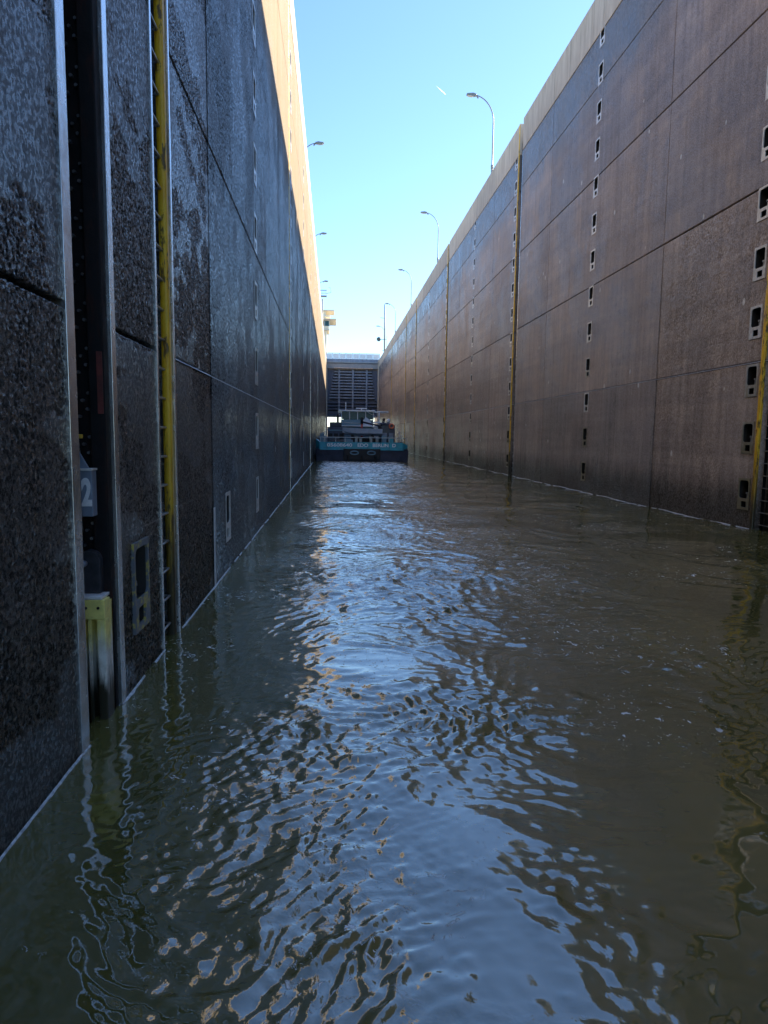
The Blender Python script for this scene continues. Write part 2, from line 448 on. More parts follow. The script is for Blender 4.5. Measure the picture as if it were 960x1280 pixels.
def boxobj(name, mat, parent, x0, x1, y0, y1, z0, z1, bev=0.0):
    bm = bmesh.new()
    box(bm, x0, x1, y0, y1, z0, z1, bev)
    return finish(name, bm, mat, parent)

def tube(bm, pts, rad, n=8, caps=True):
    pts = [Vector(p) for p in pts]
    rads = rad if isinstance(rad, (list, tuple)) else [rad] * len(pts)
    rings = []
    prev = None
    for i, p in enumerate(pts):
        d = (pts[min(i + 1, len(pts) - 1)] - pts[max(i - 1, 0)]).normalized()
        a = prev if prev is not None else (Vector((0, 0, 1)) if abs(d.z) < 0.9 else Vector((1, 0, 0)))
        a = (a - d * a.dot(d)).normalized()
        prev = a
        b = d.cross(a)
        rings.append([bm.verts.new(p + (a * math.cos(t) + b * math.sin(t)) * rads[i]) for t in (2 * math.pi * j / n for j in range(n))])
    for i in range(len(rings) - 1):
        for j in range(n):
            bm.faces.new((rings[i][j], rings[i][(j + 1) % n], rings[i + 1][(j + 1) % n], rings[i + 1][j]))
    if caps:
        bm.faces.new(rings[0][::-1])
        bm.faces.new(rings[-1])

def tubeobj(name, mat, parent, pts, rad, n=8):
    bm = bmesh.new()
    tube(bm, pts, rad, n)
    return finish(name, bm, mat, parent, smooth=True)

def prism(bm, poly, axis, a0, a1):
    """poly: 2-D points; axis: 'x','y' or 'z' = extrusion axis"""
    def P(q, a):
        return {'x': (a, q[0], q[1]), 'y': (q[0], a, q[1]), 'z': (q[0], q[1], a)}[axis]
    A = [bm.verts.new(P(q, a0)) for q in poly]
    B = [bm.verts.new(P(q, a1)) for q in poly]
    n = len(poly)
    bm.faces.new(A[::-1])
    bm.faces.new(B)
    for i in range(n):
        bm.faces.new((A[i], A[(i + 1) % n], B[(i + 1) % n], B[i]))

# ------------------------------------------------------------------ the lock walls
XL, XR = -1.6955, 10.3045
Y0, Y1 = -14.0, 158.0
ZTOP = 19.55

class Side:
    """wall-local frame: u along the chamber, v up, w out of the wall face"""
    def __init__(s, face, sgn):
        s.face, s.sgn = face, sgn
    def P(s, u, v, ww):
        return (s.sgn * ww, u, v)
LEFT, RIGHT = Side(XL, 1), Side(XR, -1)

def dense(a, step, lo, hi):
    """add cuts so that a displaced face has enough vertices, only where the camera can see it"""
    out = []
    for p, q in zip(a[:-1], a[1:]):
        out.append(p)
        p2, q2 = max(p, lo), min(q, hi)
        if q2 - p2 > step:
            n = max(1, int((q2 - p2) / step))
            out += [p2 + (q2 - p2) * k / n for k in range(0 if p2 > p else 1, n + (1 if q2 < q else 0))]
    return out + [a[-1]]

def panel_mesh(S, u0, u1, v0, v1, holes, proud, fine=False):
    bm = bmesh.new()
    c = 0.012
    us = sorted({u0 + c, u1 - c, *[h for q in holes for h in (q[0], q[1])]})
    vs = sorted({v0 + c, v1 - c, *[h for q in holes for h in (q[2], q[3])]})
    if fine:
        us = dense(us, 0.0115 if S is LEFT else 0.02, 3.2, 22)
        vs = dense(vs, 0.0115 if S is LEFT else 0.02, -0.15, 8.4)
    V = {}
    def vert(u, v, ww):
        k = (round(u, 5), round(v, 5), round(ww, 5))
        if k not in V:
            V[k] = bm.verts.new(S.P(u, v, ww))
        return V[k]
    for i in range(len(us) - 1):
        for j in range(len(vs) - 1):
            cu, cv = (us[i] + us[i + 1]) / 2, (vs[j] + vs[j + 1]) / 2
            if any(h[0] < cu < h[1] and h[2] < cv < h[3] for h in holes):
                continue
            bm.faces.new((vert(us[i], vs[j], proud), vert(us[i + 1], vs[j], proud), vert(us[i + 1], vs[j + 1], proud), vert(us[i], vs[j + 1], proud)))
    def edge_loop(side):
        if side == 0: return [(u, vs[0]) for u in us], (0, -1)
        if side == 1: return [(us[-1], v) for v in vs], (1, 0)
        if side == 2: return [(u, vs[-1]) for u in us[::-1]], (0, 1)
        return [(us[0], v) for v in vs[::-1]], (-1, 0)
    def outer(u, v):
        return (u0 if u == us[0] else u1 if u == us[-1] else u, v0 if v == vs[0] else v1 if v == vs[-1] else v)
    for sd_ in range(4):
        pts, _ = edge_loop(sd_)
        for a, b in zip(pts[:-1], pts[1:]):
            oa, ob = outer(*a), outer(*b)
            bm.faces.new((vert(*b, proud), vert(*a, proud), vert(*oa, proud - c), vert(*ob, proud - c)))
            bm.faces.new((vert(*ob, proud - c), vert(*oa, proud - c), vert(*oa, -0.29), vert(*ob, -0.29)))
    return bm

def rrect(cu, cv, hu, hv, r, k=5):
    """rounded rectangle outline, 4*k points, counter-clockwise from lower right corner"""
    pts = []
    for (sx, sy, a0) in ((1, -1, -90), (1, 1, 0), (-1, 1, 90), (-1, -1, 180)):
        for i in range(k):
            a = math.radians(a0 + 90 * i / (k - 1))
            pts.append((cu + sx * (hu - r) + r * math.cos(a), cv + sy * (hv - r) + r * math.sin(a)))
    return pts

def niche_meshes(S):
    """white plate with a tall rounded opening over a small one, a dark recess behind, a mooring pin"""
    bm = bmesh.new()
    t = 0.010
    def ring(cu, cv, hu, hv, iu, iv, ju, jv, r):
        out = rrect(cu, cv, hu, hv, 0.001)
        inn = rrect(iu, iv, ju, jv, r)
        A = [bm.verts.new(S.P(u, v, t)) for u, v in out]
        B = [bm.verts.new(S.P(u, v, t)) for u, v in inn]
        D = [bm.verts.new(S.P(u, v, -0.012)) for u, v in inn]
        E_ = [bm.verts.new(S.P(u, v, -0.02)) for u, v in out]
        n = len(out)
        for i in range(n):
            j = (i + 1) % n
            bm.faces.new((A[i], A[j], B[j], B[i]))
            bm.faces.new((B[i], B[j], D[j], D[i]))
            bm.faces.new((A[j], A[i], E_[i], E_[j]))
    ring(0, 0.13, 0.235, 0.27, 0.0, 0.12, 0.195, 0.225, 0.07)
    ring(0, -0.265, 0.235, 0.125, -0.02, -0.255, 0.11, 0.075, 0.02)
    bmesh.ops.remove_doubles(bm, verts=bm.verts, dist=0.0005)
    bmesh.ops.recalc_face_normals(bm, faces=bm.faces)
    me = bpy.data.meshes.new('mooring_niche')
    bm.to_mesh(me); bm.free()
    me.materials.append(M['niche_clean' if S is LEFT else 'niche'])
    bm = bmesh.new()
    for (u0, u1, v0, v1, d) in ((-0.215, 0.215, -0.125, 0.36, -0.27), (-0.16, 0.13, -0.36, -0.17, -0.2)):
        q = [(u0, v0), (u1, v0), (u1, v1), (u0, v1)]
        A = [bm.verts.new(S.P(u, v, -0.011)) for u, v in q]
        B = [bm.verts.new(S.P(u, v, d)) for u, v in q]
        bm.faces.new(B)
        for i in range(4):
            bm.faces.new((A[i], A[(i + 1) % 4], B[(i + 1) % 4], B[i]))
    me2 = bpy.data.meshes.new('recess')
    bm.to_mesh(me2); bm.free()
    me2.materials.append(M['recess'])
    bm = bmesh.new()
    tube(bm, [S.P(-0.09, -0.12, -0.07), S.P(-0.09, 0.01, -0.07), S.P(-0.09, 0.012, -0.07), S.P(-0.09, 0.05, -0.07)], [0.04, 0.04, 0.06, 0.055], 12)
    bmesh.ops.recalc_face_normals(bm, faces=bm.faces)
    me3 = bpy.data.meshes.new('mooring_pin')
    bm.to_mesh(me3); bm.free()
    me3.materials.append(M['galv'])
    return me, me2, me3

NZ = [0.85 + 1.405 * k for k in range(13)]

def build_wall(S, name, label, rows, joints, slots, niche_cols, extra_niches, mat):
    root = empty(name, (S.face, 0, 0), label, 'wall')
    # slots: list of (u0,u1)
    niches = [(u, z) for u, n0, n1 in niche_cols for z in NZ[n0:n1]] + list(extra_niches)
    cuts = sorted([Y0, Y1] + [j for j in joints if Y0 < j < Y1])
    G = 0.011 if S is LEFT else 0.016
    NH = (0.225, -0.375, 0.385)
    for b in range(len(cuts) - 1):
        segs = [(cuts[b] + G, cuts[b + 1] - G)]
        for s0, s1 in slots:
            new = []
            for a0, a1 in segs:
                if a0 < s0 and s1 < a1:
                    new += [(a0, s0), (s1, a1)]
                else:
                    new.append((a0, a1))
            segs = new
        for u0, u1 in segs:
            for r in range(len(rows) - 1):
                v0 = rows[r] + (G if r else 0)
                v1 = rows[r + 1] - G
                pr = random.uniform(-0.003, 0.003)
                # niches crossing a horizontal joint cut both panels
                hs = []
                for nu, nz in niches:
                    a, bb, cc, d = nu - NH[0], nu + NH[0], nz + NH[1], nz + NH[2]
                    if a > u0 + 0.02 and bb < u1 - 0.02 and d > v0 + 0.02 and cc < v1 - 0.02:
                        hs.append((a, bb, max(cc, v0 + 0.012), min(d, v1 - 0.012)))
                near = (S is LEFT and 3.5 < u1 < 9.9 and r < 3) or (S is RIGHT and u0 > 15.8 and u1 < 22 and r < 2)
                bm = panel_mesh(S, u0, u1, v0, v1, hs, pr, near)
                finish('concrete_panel', bm, M['wall_left_near' if S is LEFT else 'wall_right_near'] if near else mat, root, smooth=near, recalc=(not near) or S is RIGHT)
            # coping slab over each segment
            bm = bmesh.new()
            x = sorted((S.P(0, 0, -0.9)[0], S.P(0, 0, 0.018)[0]))
            um = (u0 + u1) / 2
            pieces = [(u0, um - 0.01), (um + 0.01, u1)] if u1 - u0 > 8 else [(u0, u1)]
            for (a, c_) in pieces:
                bm = bmesh.new()
                box(bm, x[0], x[1], a, c_, rows[-1], ZTOP, 0.02)
                finish('coping_slab', bm, M['coping'], root)
    # dark body behind the panels
    bm = bmesh.new()
    x = sorted((S.P(0, 0, -0.31)[0], S.P(0, 0, -4.0)[0]))
    deep = [s for s in slots if s[1] - s[0] > 0.7 and S is LEFT]
    edges = [Y0] + [v for s in deep for v in s] + [Y1]
    for i in range(0, len(edges), 2):
        box(bm, x[0], x[1], edges[i], edges[i + 1], -3, rows[-1] - 0.01)
    for s in deep:
        x2 = sorted((S.P(0, 0, -1.0)[0], S.P(0, 0, -4.0)[0]))
        box(bm, x2[0], x2[1], s[0] - 0.0, s[1], -3, rows[-1] - 0.01)
    finish('wall_core', bm, M['backing'], root)
    me, me2, me3 = niche_meshes(S)
    for nu, nz in niches:
        o = mesh_obj('mooring_niche', me, root, (0, nu, nz))
        if (nu, nz) == (6.10, 0.84):
            o.material_slots[0].link = 'OBJECT'
            o.material_slots[0].material = M['niche_yel']
            o['label'] = 'mooring niche framed in faded yellow'
        mesh_obj('recess', me2, o)
        if nu < 45:
            mesh_obj('mooring_pin', me3, o)
    return root

JL = [9.78 + 11.88 * k for k in range(-1, 13)]
JR = [21.5 + 11.9 * k for k in range(-2, 12)]
ROWS_L = [-2.2, 2.985, 6.07, 10.4, 14.92, 17.97]
ROWS_R = [-2.2, 4.10, 8.27, 12.44, 15.95, 17.9]
BS = (4.70, 5.45)          # slot of the floating bollard
LS = [(6.86, 7.52), (26.75, 27.35), (50.5, 51.1), (74.3, 74.9)]
RS = [(15.22, 15.92), (38.75, 39.42), (62.75, 63.42), (86.6, 87.2), (98.6, 99.2), (122.4, 123.0)]
left = build_wall(LEFT, 'lock_wall', 'dark wet concrete lock wall on the left, its top strip sunlit', ROWS_L, JL,
                  [BS] + LS, [(15.43, 0, 12), (28.0, 0, 12), (39.3, 0, 12), (51.6, 0, 12), (63.0, 0, 12)], [(6.10, 0.84), (11.12, 0.86)], M['wall_left'])
right = build_wall(RIGHT, 'lock_wall', 'tall brown concrete lock wall on the right, wholly in shade', ROWS_R, JR,
                   RS, [(16.42, 0, 13), (27.55, 0, 13), (40.0, 0, 13), (51.4, 0, 13), (63.95, 0, 13), (75.3, 0, 13), (87.7, 0, 13), (99.75, 0, 13), (111, 0, 13)], [], M['wall_right'])

def wall_strip(S, root, name, mat, u0, u1, v0, v1, w0, w1, bev=0.0):
    xs = sorted((S.P(0, 0, w0)[0], S.P(0, 0, w1)[0]))
    return boxobj(name, mat, root, xs[0], xs[1], u0, u1, v0, v1, bev)

# steel armour on the slot edges
wall_strip(LEFT, left, 'steel_edge', M['steel_edge'], BS[0] - 0.135, BS[0] + 0.004, -2, 17.9, -0.2, 0.008, 0.003)
wall_strip(LEFT, left, 'steel_edge', M['steel_edge'], BS[1] - 0.004, BS[1] + 0.10, -2, 17.9, -0.2, 0.008, 0.003)
for s0, s1 in LS[:1]:
    wall_strip(LEFT, left, 'steel_edge', M['steel_edge'], s0 - 0.05, s0 + 0.004, -2, 17.9, -0.2, 0.007, 0.003)
    wall_strip(LEFT, left, 'steel_edge', M['steel_edge'], s1 - 0.004, s1 + 0.05, -2, 17.9, -0.2, 0.007, 0.003)
for s0, s1 in LS[1:]:
    wall_strip(LEFT, left, 'steel_edge', M['steel_edge'], s1 - 0.004, s1 + 0.06, -2, 17.9, -0.2, 0.007)
for s0, s1 in RS:
    wall_strip(RIGHT, right, 'steel_edge', M['steel_edge'], s0 - 0.06, s0 + 0.004, -2, 17.85, -0.2, 0.007)
# pale repaired joint strip near the water on the left
wall_strip(LEFT, left, 'joint_strip', M['pale_strip'], 9.80, 9.90, -0.3, 1.14, -0.05, 0.012, 0.004)
# white-grey strip along the lowest joint, painting the sky light on its lip
def lit_lip(S, root, z, y0, y1):
    bm = bmesh.new()
    prev = None
    n_ = int((y1 - y0) / 0.25)
    for i in range(n_ + 1):
        y = y0 + (y1 - y0) * i / n_
        hgt = 0.012 + 0.008 * mnoise.noise((y * 1.3, z, 2))
        q = [bm.verts.new(S.P(y, z - 0.012, 0.003)), bm.verts.new(S.P(y, z - 0.012 + hgt, -0.004)), bm.verts.new(S.P(y, z - 0.012 + hgt, -0.04))]
        if prev:
            for k in range(2):
                bm.faces.new((prev[k], prev[k + 1], q[k + 1], q[k]))
        prev = q
    finish('lit_joint_lip', bm, M['pale_strip'], root)
for a, b in zip(JL[1:5], JL[2:6]):
    lit_lip(LEFT, left, 2.985, a + 0.03, b - 0.03)
lit_lip(LEFT, left, 2.985, LS[0][1] + 0.06, JL[1] - 0.03)
for a, b in zip(JR[1:8], JR[2:9]):
    lit_lip(RIGHT, right, 4.10, a + 0.03, b - 0.03)

# guide rail inside the floating bollard slot
gx0, gx1 = -0.38, -0.15
wall_strip(LEFT, left, 'guide_rail', M['dark_steel'], BS[1] - 0.12, BS[1] - 0.002, -2, 17.9, -0.135, -0.02, 0.01)
bm = bmesh.new()
zz = -1.0
while zz < 12:
    for k, (dw, dz) in enumerate(((-0.225, 0.0), (-0.165, 0.055), (-0.20, 0.12), (-0.155, 0.175))):
        u = BS[1] - 0.05
        tube(bm, [LEFT.P(u - 0.03, zz + dz, dw), LEFT.P(u + 0.02, zz + dz, dw)], 0.013, 6)
    zz += 0.33
o = finish('rack_bolts', bm, simple('greasy_bolt_steel', (0.2, 0.2, 0.21), 0.35, 0.6, 0.3, 9), left)
o['kind'] = 'stuff'
wall_strip(LEFT, left, 'slot_lining', M['dark_steel'], BS[1] - 0.045, BS[1] - 0.001, -2, 17.9, -0.9, -0.136)
wall_strip(LEFT, left, 'red_paint_stripe', M['red_paint'], BS[1] - 0.126, BS[1] - 0.121, 2.32, 2.78, -0.07, -0.028)

# ------------------------------------------------------------------ ladders
def ladder(S, s0, s1, y_label, rung_n, detail, group):
    root = empty('ladder', (S.face, s0, 0), y_label, 'ladder', group)
    W = s1 - s0
    top = ZTOP - 0.02
    # yellow guard channel on the far edge
    bm = bmesh.new()
    a = S.P(0, 0, -0.03)[0]
    b = S.P(0, 0, 0.045)[0]
    if S is LEFT:
        a, b = S.P(0, 0, -0.10)[0], S.P(0, 0, -0.012)[0]
        box(bm, min(a, b), max(a, b), W - 0.13, W - 0.006, -1.5, top, 0.03)
    else:
        box(bm, min(a, b), max(a, b), W + 0.004, W + 0.13, -1.5, top, 0.02)
    finish('guard_channel', bm, M['yellow'], root)
    bm = bmesh.new()
    u1 = W - 0.13 if S is LEFT else W
    box(bm, *sorted((S.P(0, 0, -0.2)[0], S.P(0, 0, -0.15)[0])), 0.003, 0.045, -1.5, 18.6)
    finish('side_rail', bm, M['dark_steel'], root)
    bm = bmesh.new()
    box(bm, *sorted((S.P(0, 0, -0.2)[0], S.P(0, 0, -0.15)[0])), u1 - 0.05, u1 - 0.004, -1.5, 18.6)
    finish('side_rail', bm, M['dark_steel'], root)
    if detail:
        bm = bmesh.new()
        ww = -0.06 if S is LEFT else -0.10
        tube(bm, [S.P(0.0, 0, -0.17), S.P(0.02, 0, ww), S.P(u1 - 0.02, 0, ww), S.P(u1, 0, -0.17)], 0.012, 6)
        bmesh.ops.recalc_face_normals(bm, faces=bm.faces)
        me = bpy.data.meshes.new('rung')
        bm.to_mesh(me); bm.free()
        me.materials.append(M['rung'])
        for k in range(rung_n):
            mesh_obj('rung', me, root, (0, 0, 0.14 + 0.30 * k))
    else:
        bm = bmesh.new()
        for k in range(62):
            tube(bm, [S.P(0.0, 0.14 + 0.3 * k, -0.13), S.P(u1, 0.14 + 0.3 * k, -0.13)], 0.013, 4)
        finish('rungs', bm, M['rung'], root)['kind'] = 'stuff'
    return root
GL = 'rescue ladders recessed in the lock walls'
lab_l = ['recessed ladder with yellow guard post in the near left wall, beside the floating bollard slot',
         'recessed ladder with faded yellow post midway along the dark left wall',
         'third recessed ladder along the left wall, a thin line in the shade',
         'farthest recessed ladder of the left wall, level with the barge']
for i, (a, b) in enumerate(LS):
    ladder(LEFT, a, b, lab_l[i], 60, i == 0, GL)
lab_r = ['recessed ladder with bright yellow edge post at the right margin of the photo',
         'ladder with tall yellow post notched into the right coping, second from the right margin',
         'ladder with orange yellow post next beyond the one that notches the right coping',
         'thin yellow ladder post on the right wall just right of the barge',
         'ladder post on the right wall behind the barge, second from the gate',
         'last ladder post on the right wall before the lift gate']
for i, (a, b) in enumerate(RS):
    ladder(RIGHT, a, b, lab_r[i], 62, i == 0, GL)

# ------------------------------------------------------------------ floating bollard in its slot
fb = empty('floating_bollard', (XL, 5.16, 0), 'yellow and white floating bollard numbered 2 sitting low in its wall slot', 'bollard')
def fbx(name, mat, w0, w1, u0, u1, v0, v1, bev=0.0):
    return boxobj(name, mat, fb, w0, w1, u0, u1, v0, v1, bev)
# pontoon: frame face towards the camera with a sunk middle
bm = bmesh.new()
box(bm, -0.60, -0.02, 0.115, 0.21, -0.9, 0.90)
finish('float_body', bm, M['float'], fb)
fbx('frame_bar', M['float'], -0.075, -0.012, 0.0, 0.12, -0.9, 0.78, 0.006)
fbx('frame_bar', M['float'], -0.225, -0.17, 0.0, 0.12, -0.9, 0.78, 0.006)
fbx('frame_bar', M['float'], -0.60, -0.52, 0.0, 0.12, -0.9, 0.78, 0.006)
fbx('frame_head', M['float'], -0.60, -0.012, -0.004, 0.12, 0.78, 0.93, 0.006)
fbx('stiffener', M['float'], -0.145, -0.118, 0.012, 0.114, -0.9, 0.778, 0.003)
for q in (-0.06, -0.15):
    bm = bmesh.new()
    tube(bm, [(q, 0.01, 0.87), (q, -0.012, 0.87)], 0.011, 8)
    finish('bolt', bm, M['dark_steel'], fb)
fbx('top_plate', M['float_top'], -0.58, -0.03, 0.0, 0.21, 0.932, 0.955, 0.004)
# rounded bollard post with its cross pin
bm = bmesh.new()
poly = [(-0.23, 0.957), (-0.07, 0.957)] + [(-0.15 + 0.08 * math.cos(math.radians(a)), 1.21 + 0.08 * math.sin(math.radians(a))) for a in range(0, 181, 15)]
prism(bm, poly, 'y', 0.10, 0.19)
bmesh.ops.bevel(bm, geom=list(bm.edges), offset=0.008, segments=2, affect='EDGES')
finish('bollard_post', bm, M['bollard'], fb)
tubeobj('cross_pin', M['float_grey'], fb, [(-0.185, 0.03, 1.19), (-0.185, 0.12, 1.19)], 0.024, 10)
# mast carrying the number box
fbx('mast', M['steel_edge'], -0.265, -0.205, 0.06, 0.16, 0.957, 2.12, 0.005)
fbx('number_box', M['float_grey'], -0.185, -0.075, 0.0, 0.10, 1.56, 1.90, 0.006)
fbx('box_lid', M['float_top'], -0.21, -0.07, -0.012, 0.11, 1.90, 1.915, 0.002)
bm = bmesh.new()
prism(bm, [(-0.20, 1.917), (-0.105, 1.917), (-0.20, 2.09)], 'y', 0.02, 0.045)
finish('gusset', bm, M['float_grey'], fb)
fbx('yellow_peg', M['yellow'], -0.25, -0.15, 0.03, 0.07, 2.135, 2.165, 0.006)
bpy.data.objects['yellow_peg'].data.materials[0] = simple('peg_yellow', (0.65, 0.45, 0.05), 0.5)

def text_mesh(txt, size, mat, extr=0.004, bold=0.0, sx=1.0):
    cu = bpy.data.curves.new('lettering', 'FONT')
    cu.body = txt
    cu.size = size
    cu.extrude = extr
    cu.offset = bold
    cu.align_x = 'CENTER'
    cu.align_y = 'CENTER'
    tmp = bpy.data.objects.new('tmp', cu)
    COL.objects.link(tmp)
    dg = bpy.context.evaluated_depsgraph_get()
    me = bpy.data.meshes.new_from_object(tmp.evaluated_get(dg))
    bpy.data.objects.remove(tmp)
    me.transform(Matrix.Diagonal((sx, 1, 1, 1)))
    me.transform(Matrix.Rotation(math.pi / 2, 4, 'X'))
    me.materials.clear()
    me.materials.append(mat)
    return me
o = mesh_obj('numeral', text_mesh('2', 0.27, M['white_paint'], 0.003, 0.012, 0.52), fb, (-0.115, -0.004, 1.73))

# ------------------------------------------------------------------ quay, ground, banks
def struct(name, bm, mat, kind='structure'):
    o = finish(name, bm, mat)
    o['kind'] = kind
    return o
bm = bmesh.new()
box(bm, XL - 400, XL - 0.905, Y0, 168, -3, ZTOP - 0.12)
box(bm, XR + 0.905, XR + 400, Y0, 168, -3, ZTOP - 0.12)
struct('quay', bm, M['ground'])
bm = bmesh.new()
for s in (-1, 1):
    x0 = 4.3 + s * 9
    x1 = 4.3 + s * 3000
    prism(bm, [(x0, -2), (x0 + s * 14, 4.5), (x1, 4.5), (x1, -2)] if s > 0 else [(x0, -2), (x1, -2), (x1, 4.5), (x0 + s * 14, 4.5)], 'y', 190, 4000)
struct('far_bank', bm, M['bank'])
bm = bmesh.new()
box(bm, -6000, 6000, -3000, 9000, -12, -6)
struct('ground', bm, M['bank'])

# ------------------------------------------------------------------ lift gate and bridge
GY = 158.6
gate = empty('lift_gate', (4.3, GY, 6.6), 'raised blue grey steel lift gate with ribs at the far end of the lock', 'gate')
def gx(name, mat, x0, x1, y0, y1, z0, z1, bev=0.0):
    return boxobj(name, mat, gate, x0 - 4.3, x1 - 4.3, y0 - GY, y1 - GY, z0 - 6.6, z1 - 6.6, bev)
gx('skin_plate', M['gate_dark'], XL + 0.05, XR - 0.05, GY + 1.2, GY + 1.4, 6.6, 17.35)
z = 16.9
k = 0
while z > 10.4:
    t = (16.9 - z) / 6.5
    xa = 0.15 - 1.35 * t
    xb = 8.75 + 0.75 * t
    gx('rib', M['gate_blue'], xa, xb, GY + 0.25, GY + 1.2, z - 0.30, z, 0.02)
    z -= 0.655
for z in (9.95, 9.2, 8.5, 7.75):
    gx('rib', M['gate_dark'], XL + 0.1, XR - 0.1, GY + 0.25, GY + 1.2, z - 0.36, z, 0.02)
gx('bottom_beam', M['gate_dark'], XL + 0.1, XR - 0.1, GY + 0.1, GY + 1.2, 6.45, 7.3, 0.03)
for x in (1.25, 4.40, 7.55):
    gx('upright', M['gate_blue'], x - 0.2, x + 0.2, GY + 0.05, GY + 0.26, 7.3, 17.3, 0.01)
for s, x0, x1 in ((-1, XL + 0.1, 0.2), (1, XR - 0.1, 8.7)):
    bm = bmesh.new()
    prism(bm, [(x0 - 4.3, 10.2 - 6.6), (x0 - 4.3, 17.3 - 6.6), (x1 - 4.3, 17.3 - 6.6), (x1 - s * -1.15 - 4.3, 10.2 - 6.6)] if s < 0 else
          [(x0 - 4.3, 10.2 - 6.6), (x0 - 4.3, 17.3 - 6.6), (x1 - 4.3, 17.3 - 6.6), (x1 + 0.75 - 4.3, 10.2 - 6.6)], 'y', 0.55, 1.15)
    finish('side_web', bm, M['gate_dark'], gate)

br = empty('gate_bridge', (4.3, 158, 17.4), 'grey bridge with pale panelled parapet spanning the lock above the gate', 'bridge')
def bx(name, mat, x0, x1, y0, y1, z0, z1, bev=0.0):
    return boxobj(name, mat, br, x0 - 4.3, x1 - 4.3, y0 - 158, y1 - 158, z0 - 17.4, z1 - 17.4, bev)
bx('lintel', M['bridge_conc'], XL - 0.2, XR + 0.2, 158.25, 164, 17.42, 18.55, 0.03)
bx('sunlit_edge', simple('gate_sun_strip', (0.55, 0.40, 0.30), 0.6), 0.0, 8.9, 158.12, 158.25, 17.44, 17.62)  # sunlight on the lower edge, painted as a warm orange strip
bx('deck_beam', M['gate_blue'], XL - 0.3, XR + 0.3, 158.05, 164, 18.58, 19.60, 0.03)
bx('service_pipe', M['galv'], XL - 0.2, XR + 0.2, 157.88, 158.0, 18.72, 18.90, 0.03)
n = 8
pw = (XR - XL + 0.2) / n
for i in range(n):
    a = XL - 0.1 + i * pw
    bx('parapet_panel', M['gate_pale'], a + 0.10, a + pw - 0.10, 158.12, 158.18, 19.64, 20.72)
for i in range(n + 1):
    a = XL - 0.1 + i * pw
    bx('parapet_post', M['gate_blue'], a - 0.06, a + 0.06, 158.08, 158.24, 19.602, 20.8)
bx('handrail', M['galv'], XL - 0.1, XR + 0.1, 158.1, 158.2, 20.802, 20.88, 0.01)
for s, xx in ((-1, XL), (1, XR)):
    x0, x1 = (xx - 6, xx + 0.25) if s < 0 else (xx - 0.25, xx + 6)
    pier = boxobj('gate_pier', M['coping'], None, x0, x1, 158.02, 170, -3, 19.4)
    pier.location = (0, 0, 0)
    tag(pier, 'concrete pier holding the %s end of the lift gate' % ('left' if s < 0 else 'right'), 'pier')
# guide recess on the left lit by the sun
# ------------------------------------------------------------------ control tower
tw = empty('control_tower', (-3.4, 166, 19.4), 'pale control tower with overhanging flat roofs above the far left wall', 'tower')
def tx(name, mat, x0, x1, y0, y1, z0, z1, bev=0.0):
    return boxobj(name, mat, tw, x0 + 3.4, x1 + 3.4, y0 - 166, y1 - 166, z0 - 19.4, z1 - 19.4, bev)
tx('tower_shaft', M['tower'], -6.0, -1.65, 166, 172, 19.4, 26.9)
tx('cab_floor', M['tower_roof'], -6.6, -1.05, 165.2, 172.6, 26.9, 27.2)
tx('cab_wall', M['tower'], -6.4, -1.15, 165.5, 172.4, 27.2, 27.9)
for i in range(5):
    x = -6.35 + i * 1.06
    tx('cab_window', M['glass'], x, x + 0.94, 165.5, 165.56, 27.9, 29.1)
    tx('cab_mullion', M['barge_white'], x + 0.96, x + 1.04, 165.46, 165.6, 27.9, 29.1)
for i in range(5):
    y = 165.7 + i * 1.34
    tx('cab_window', M['glass'], -1.21, -1.15, y, y + 1.2, 27.9, 29.1)
tx('cab_core', M['tower_roof'], -6.2, -1.4, 165.8, 172.2, 27.9, 29.1)
tx('cab_roof', M['tower_roof'], -7.2, 0.55, 164.2, 173.6, 29.25, 29.45, 0.03)
tx('roof_fascia', M['tower_roof'], -6.6, -0.95, 165.0, 173.0, 29.101, 29.249)
tx('upper_block', M['tower'], -6.0, -1.9, 166.3, 171.5, 29.451, 31.45)
tx('middle_slab', M['tower'], -6.2, -0.9, 165.9, 171.9, 30.1, 30.45, 0.03)
tx('upper_roof', M['tower_roof'], -6.6, 0.1, 165.6, 172.2, 31.46, 31.66, 0.03)
tubeobj('antenna_pole', M['lamp_grey'], tw, [(0.75, -3.0, 0), (0.75, -3.0, 14.2)], 0.14)

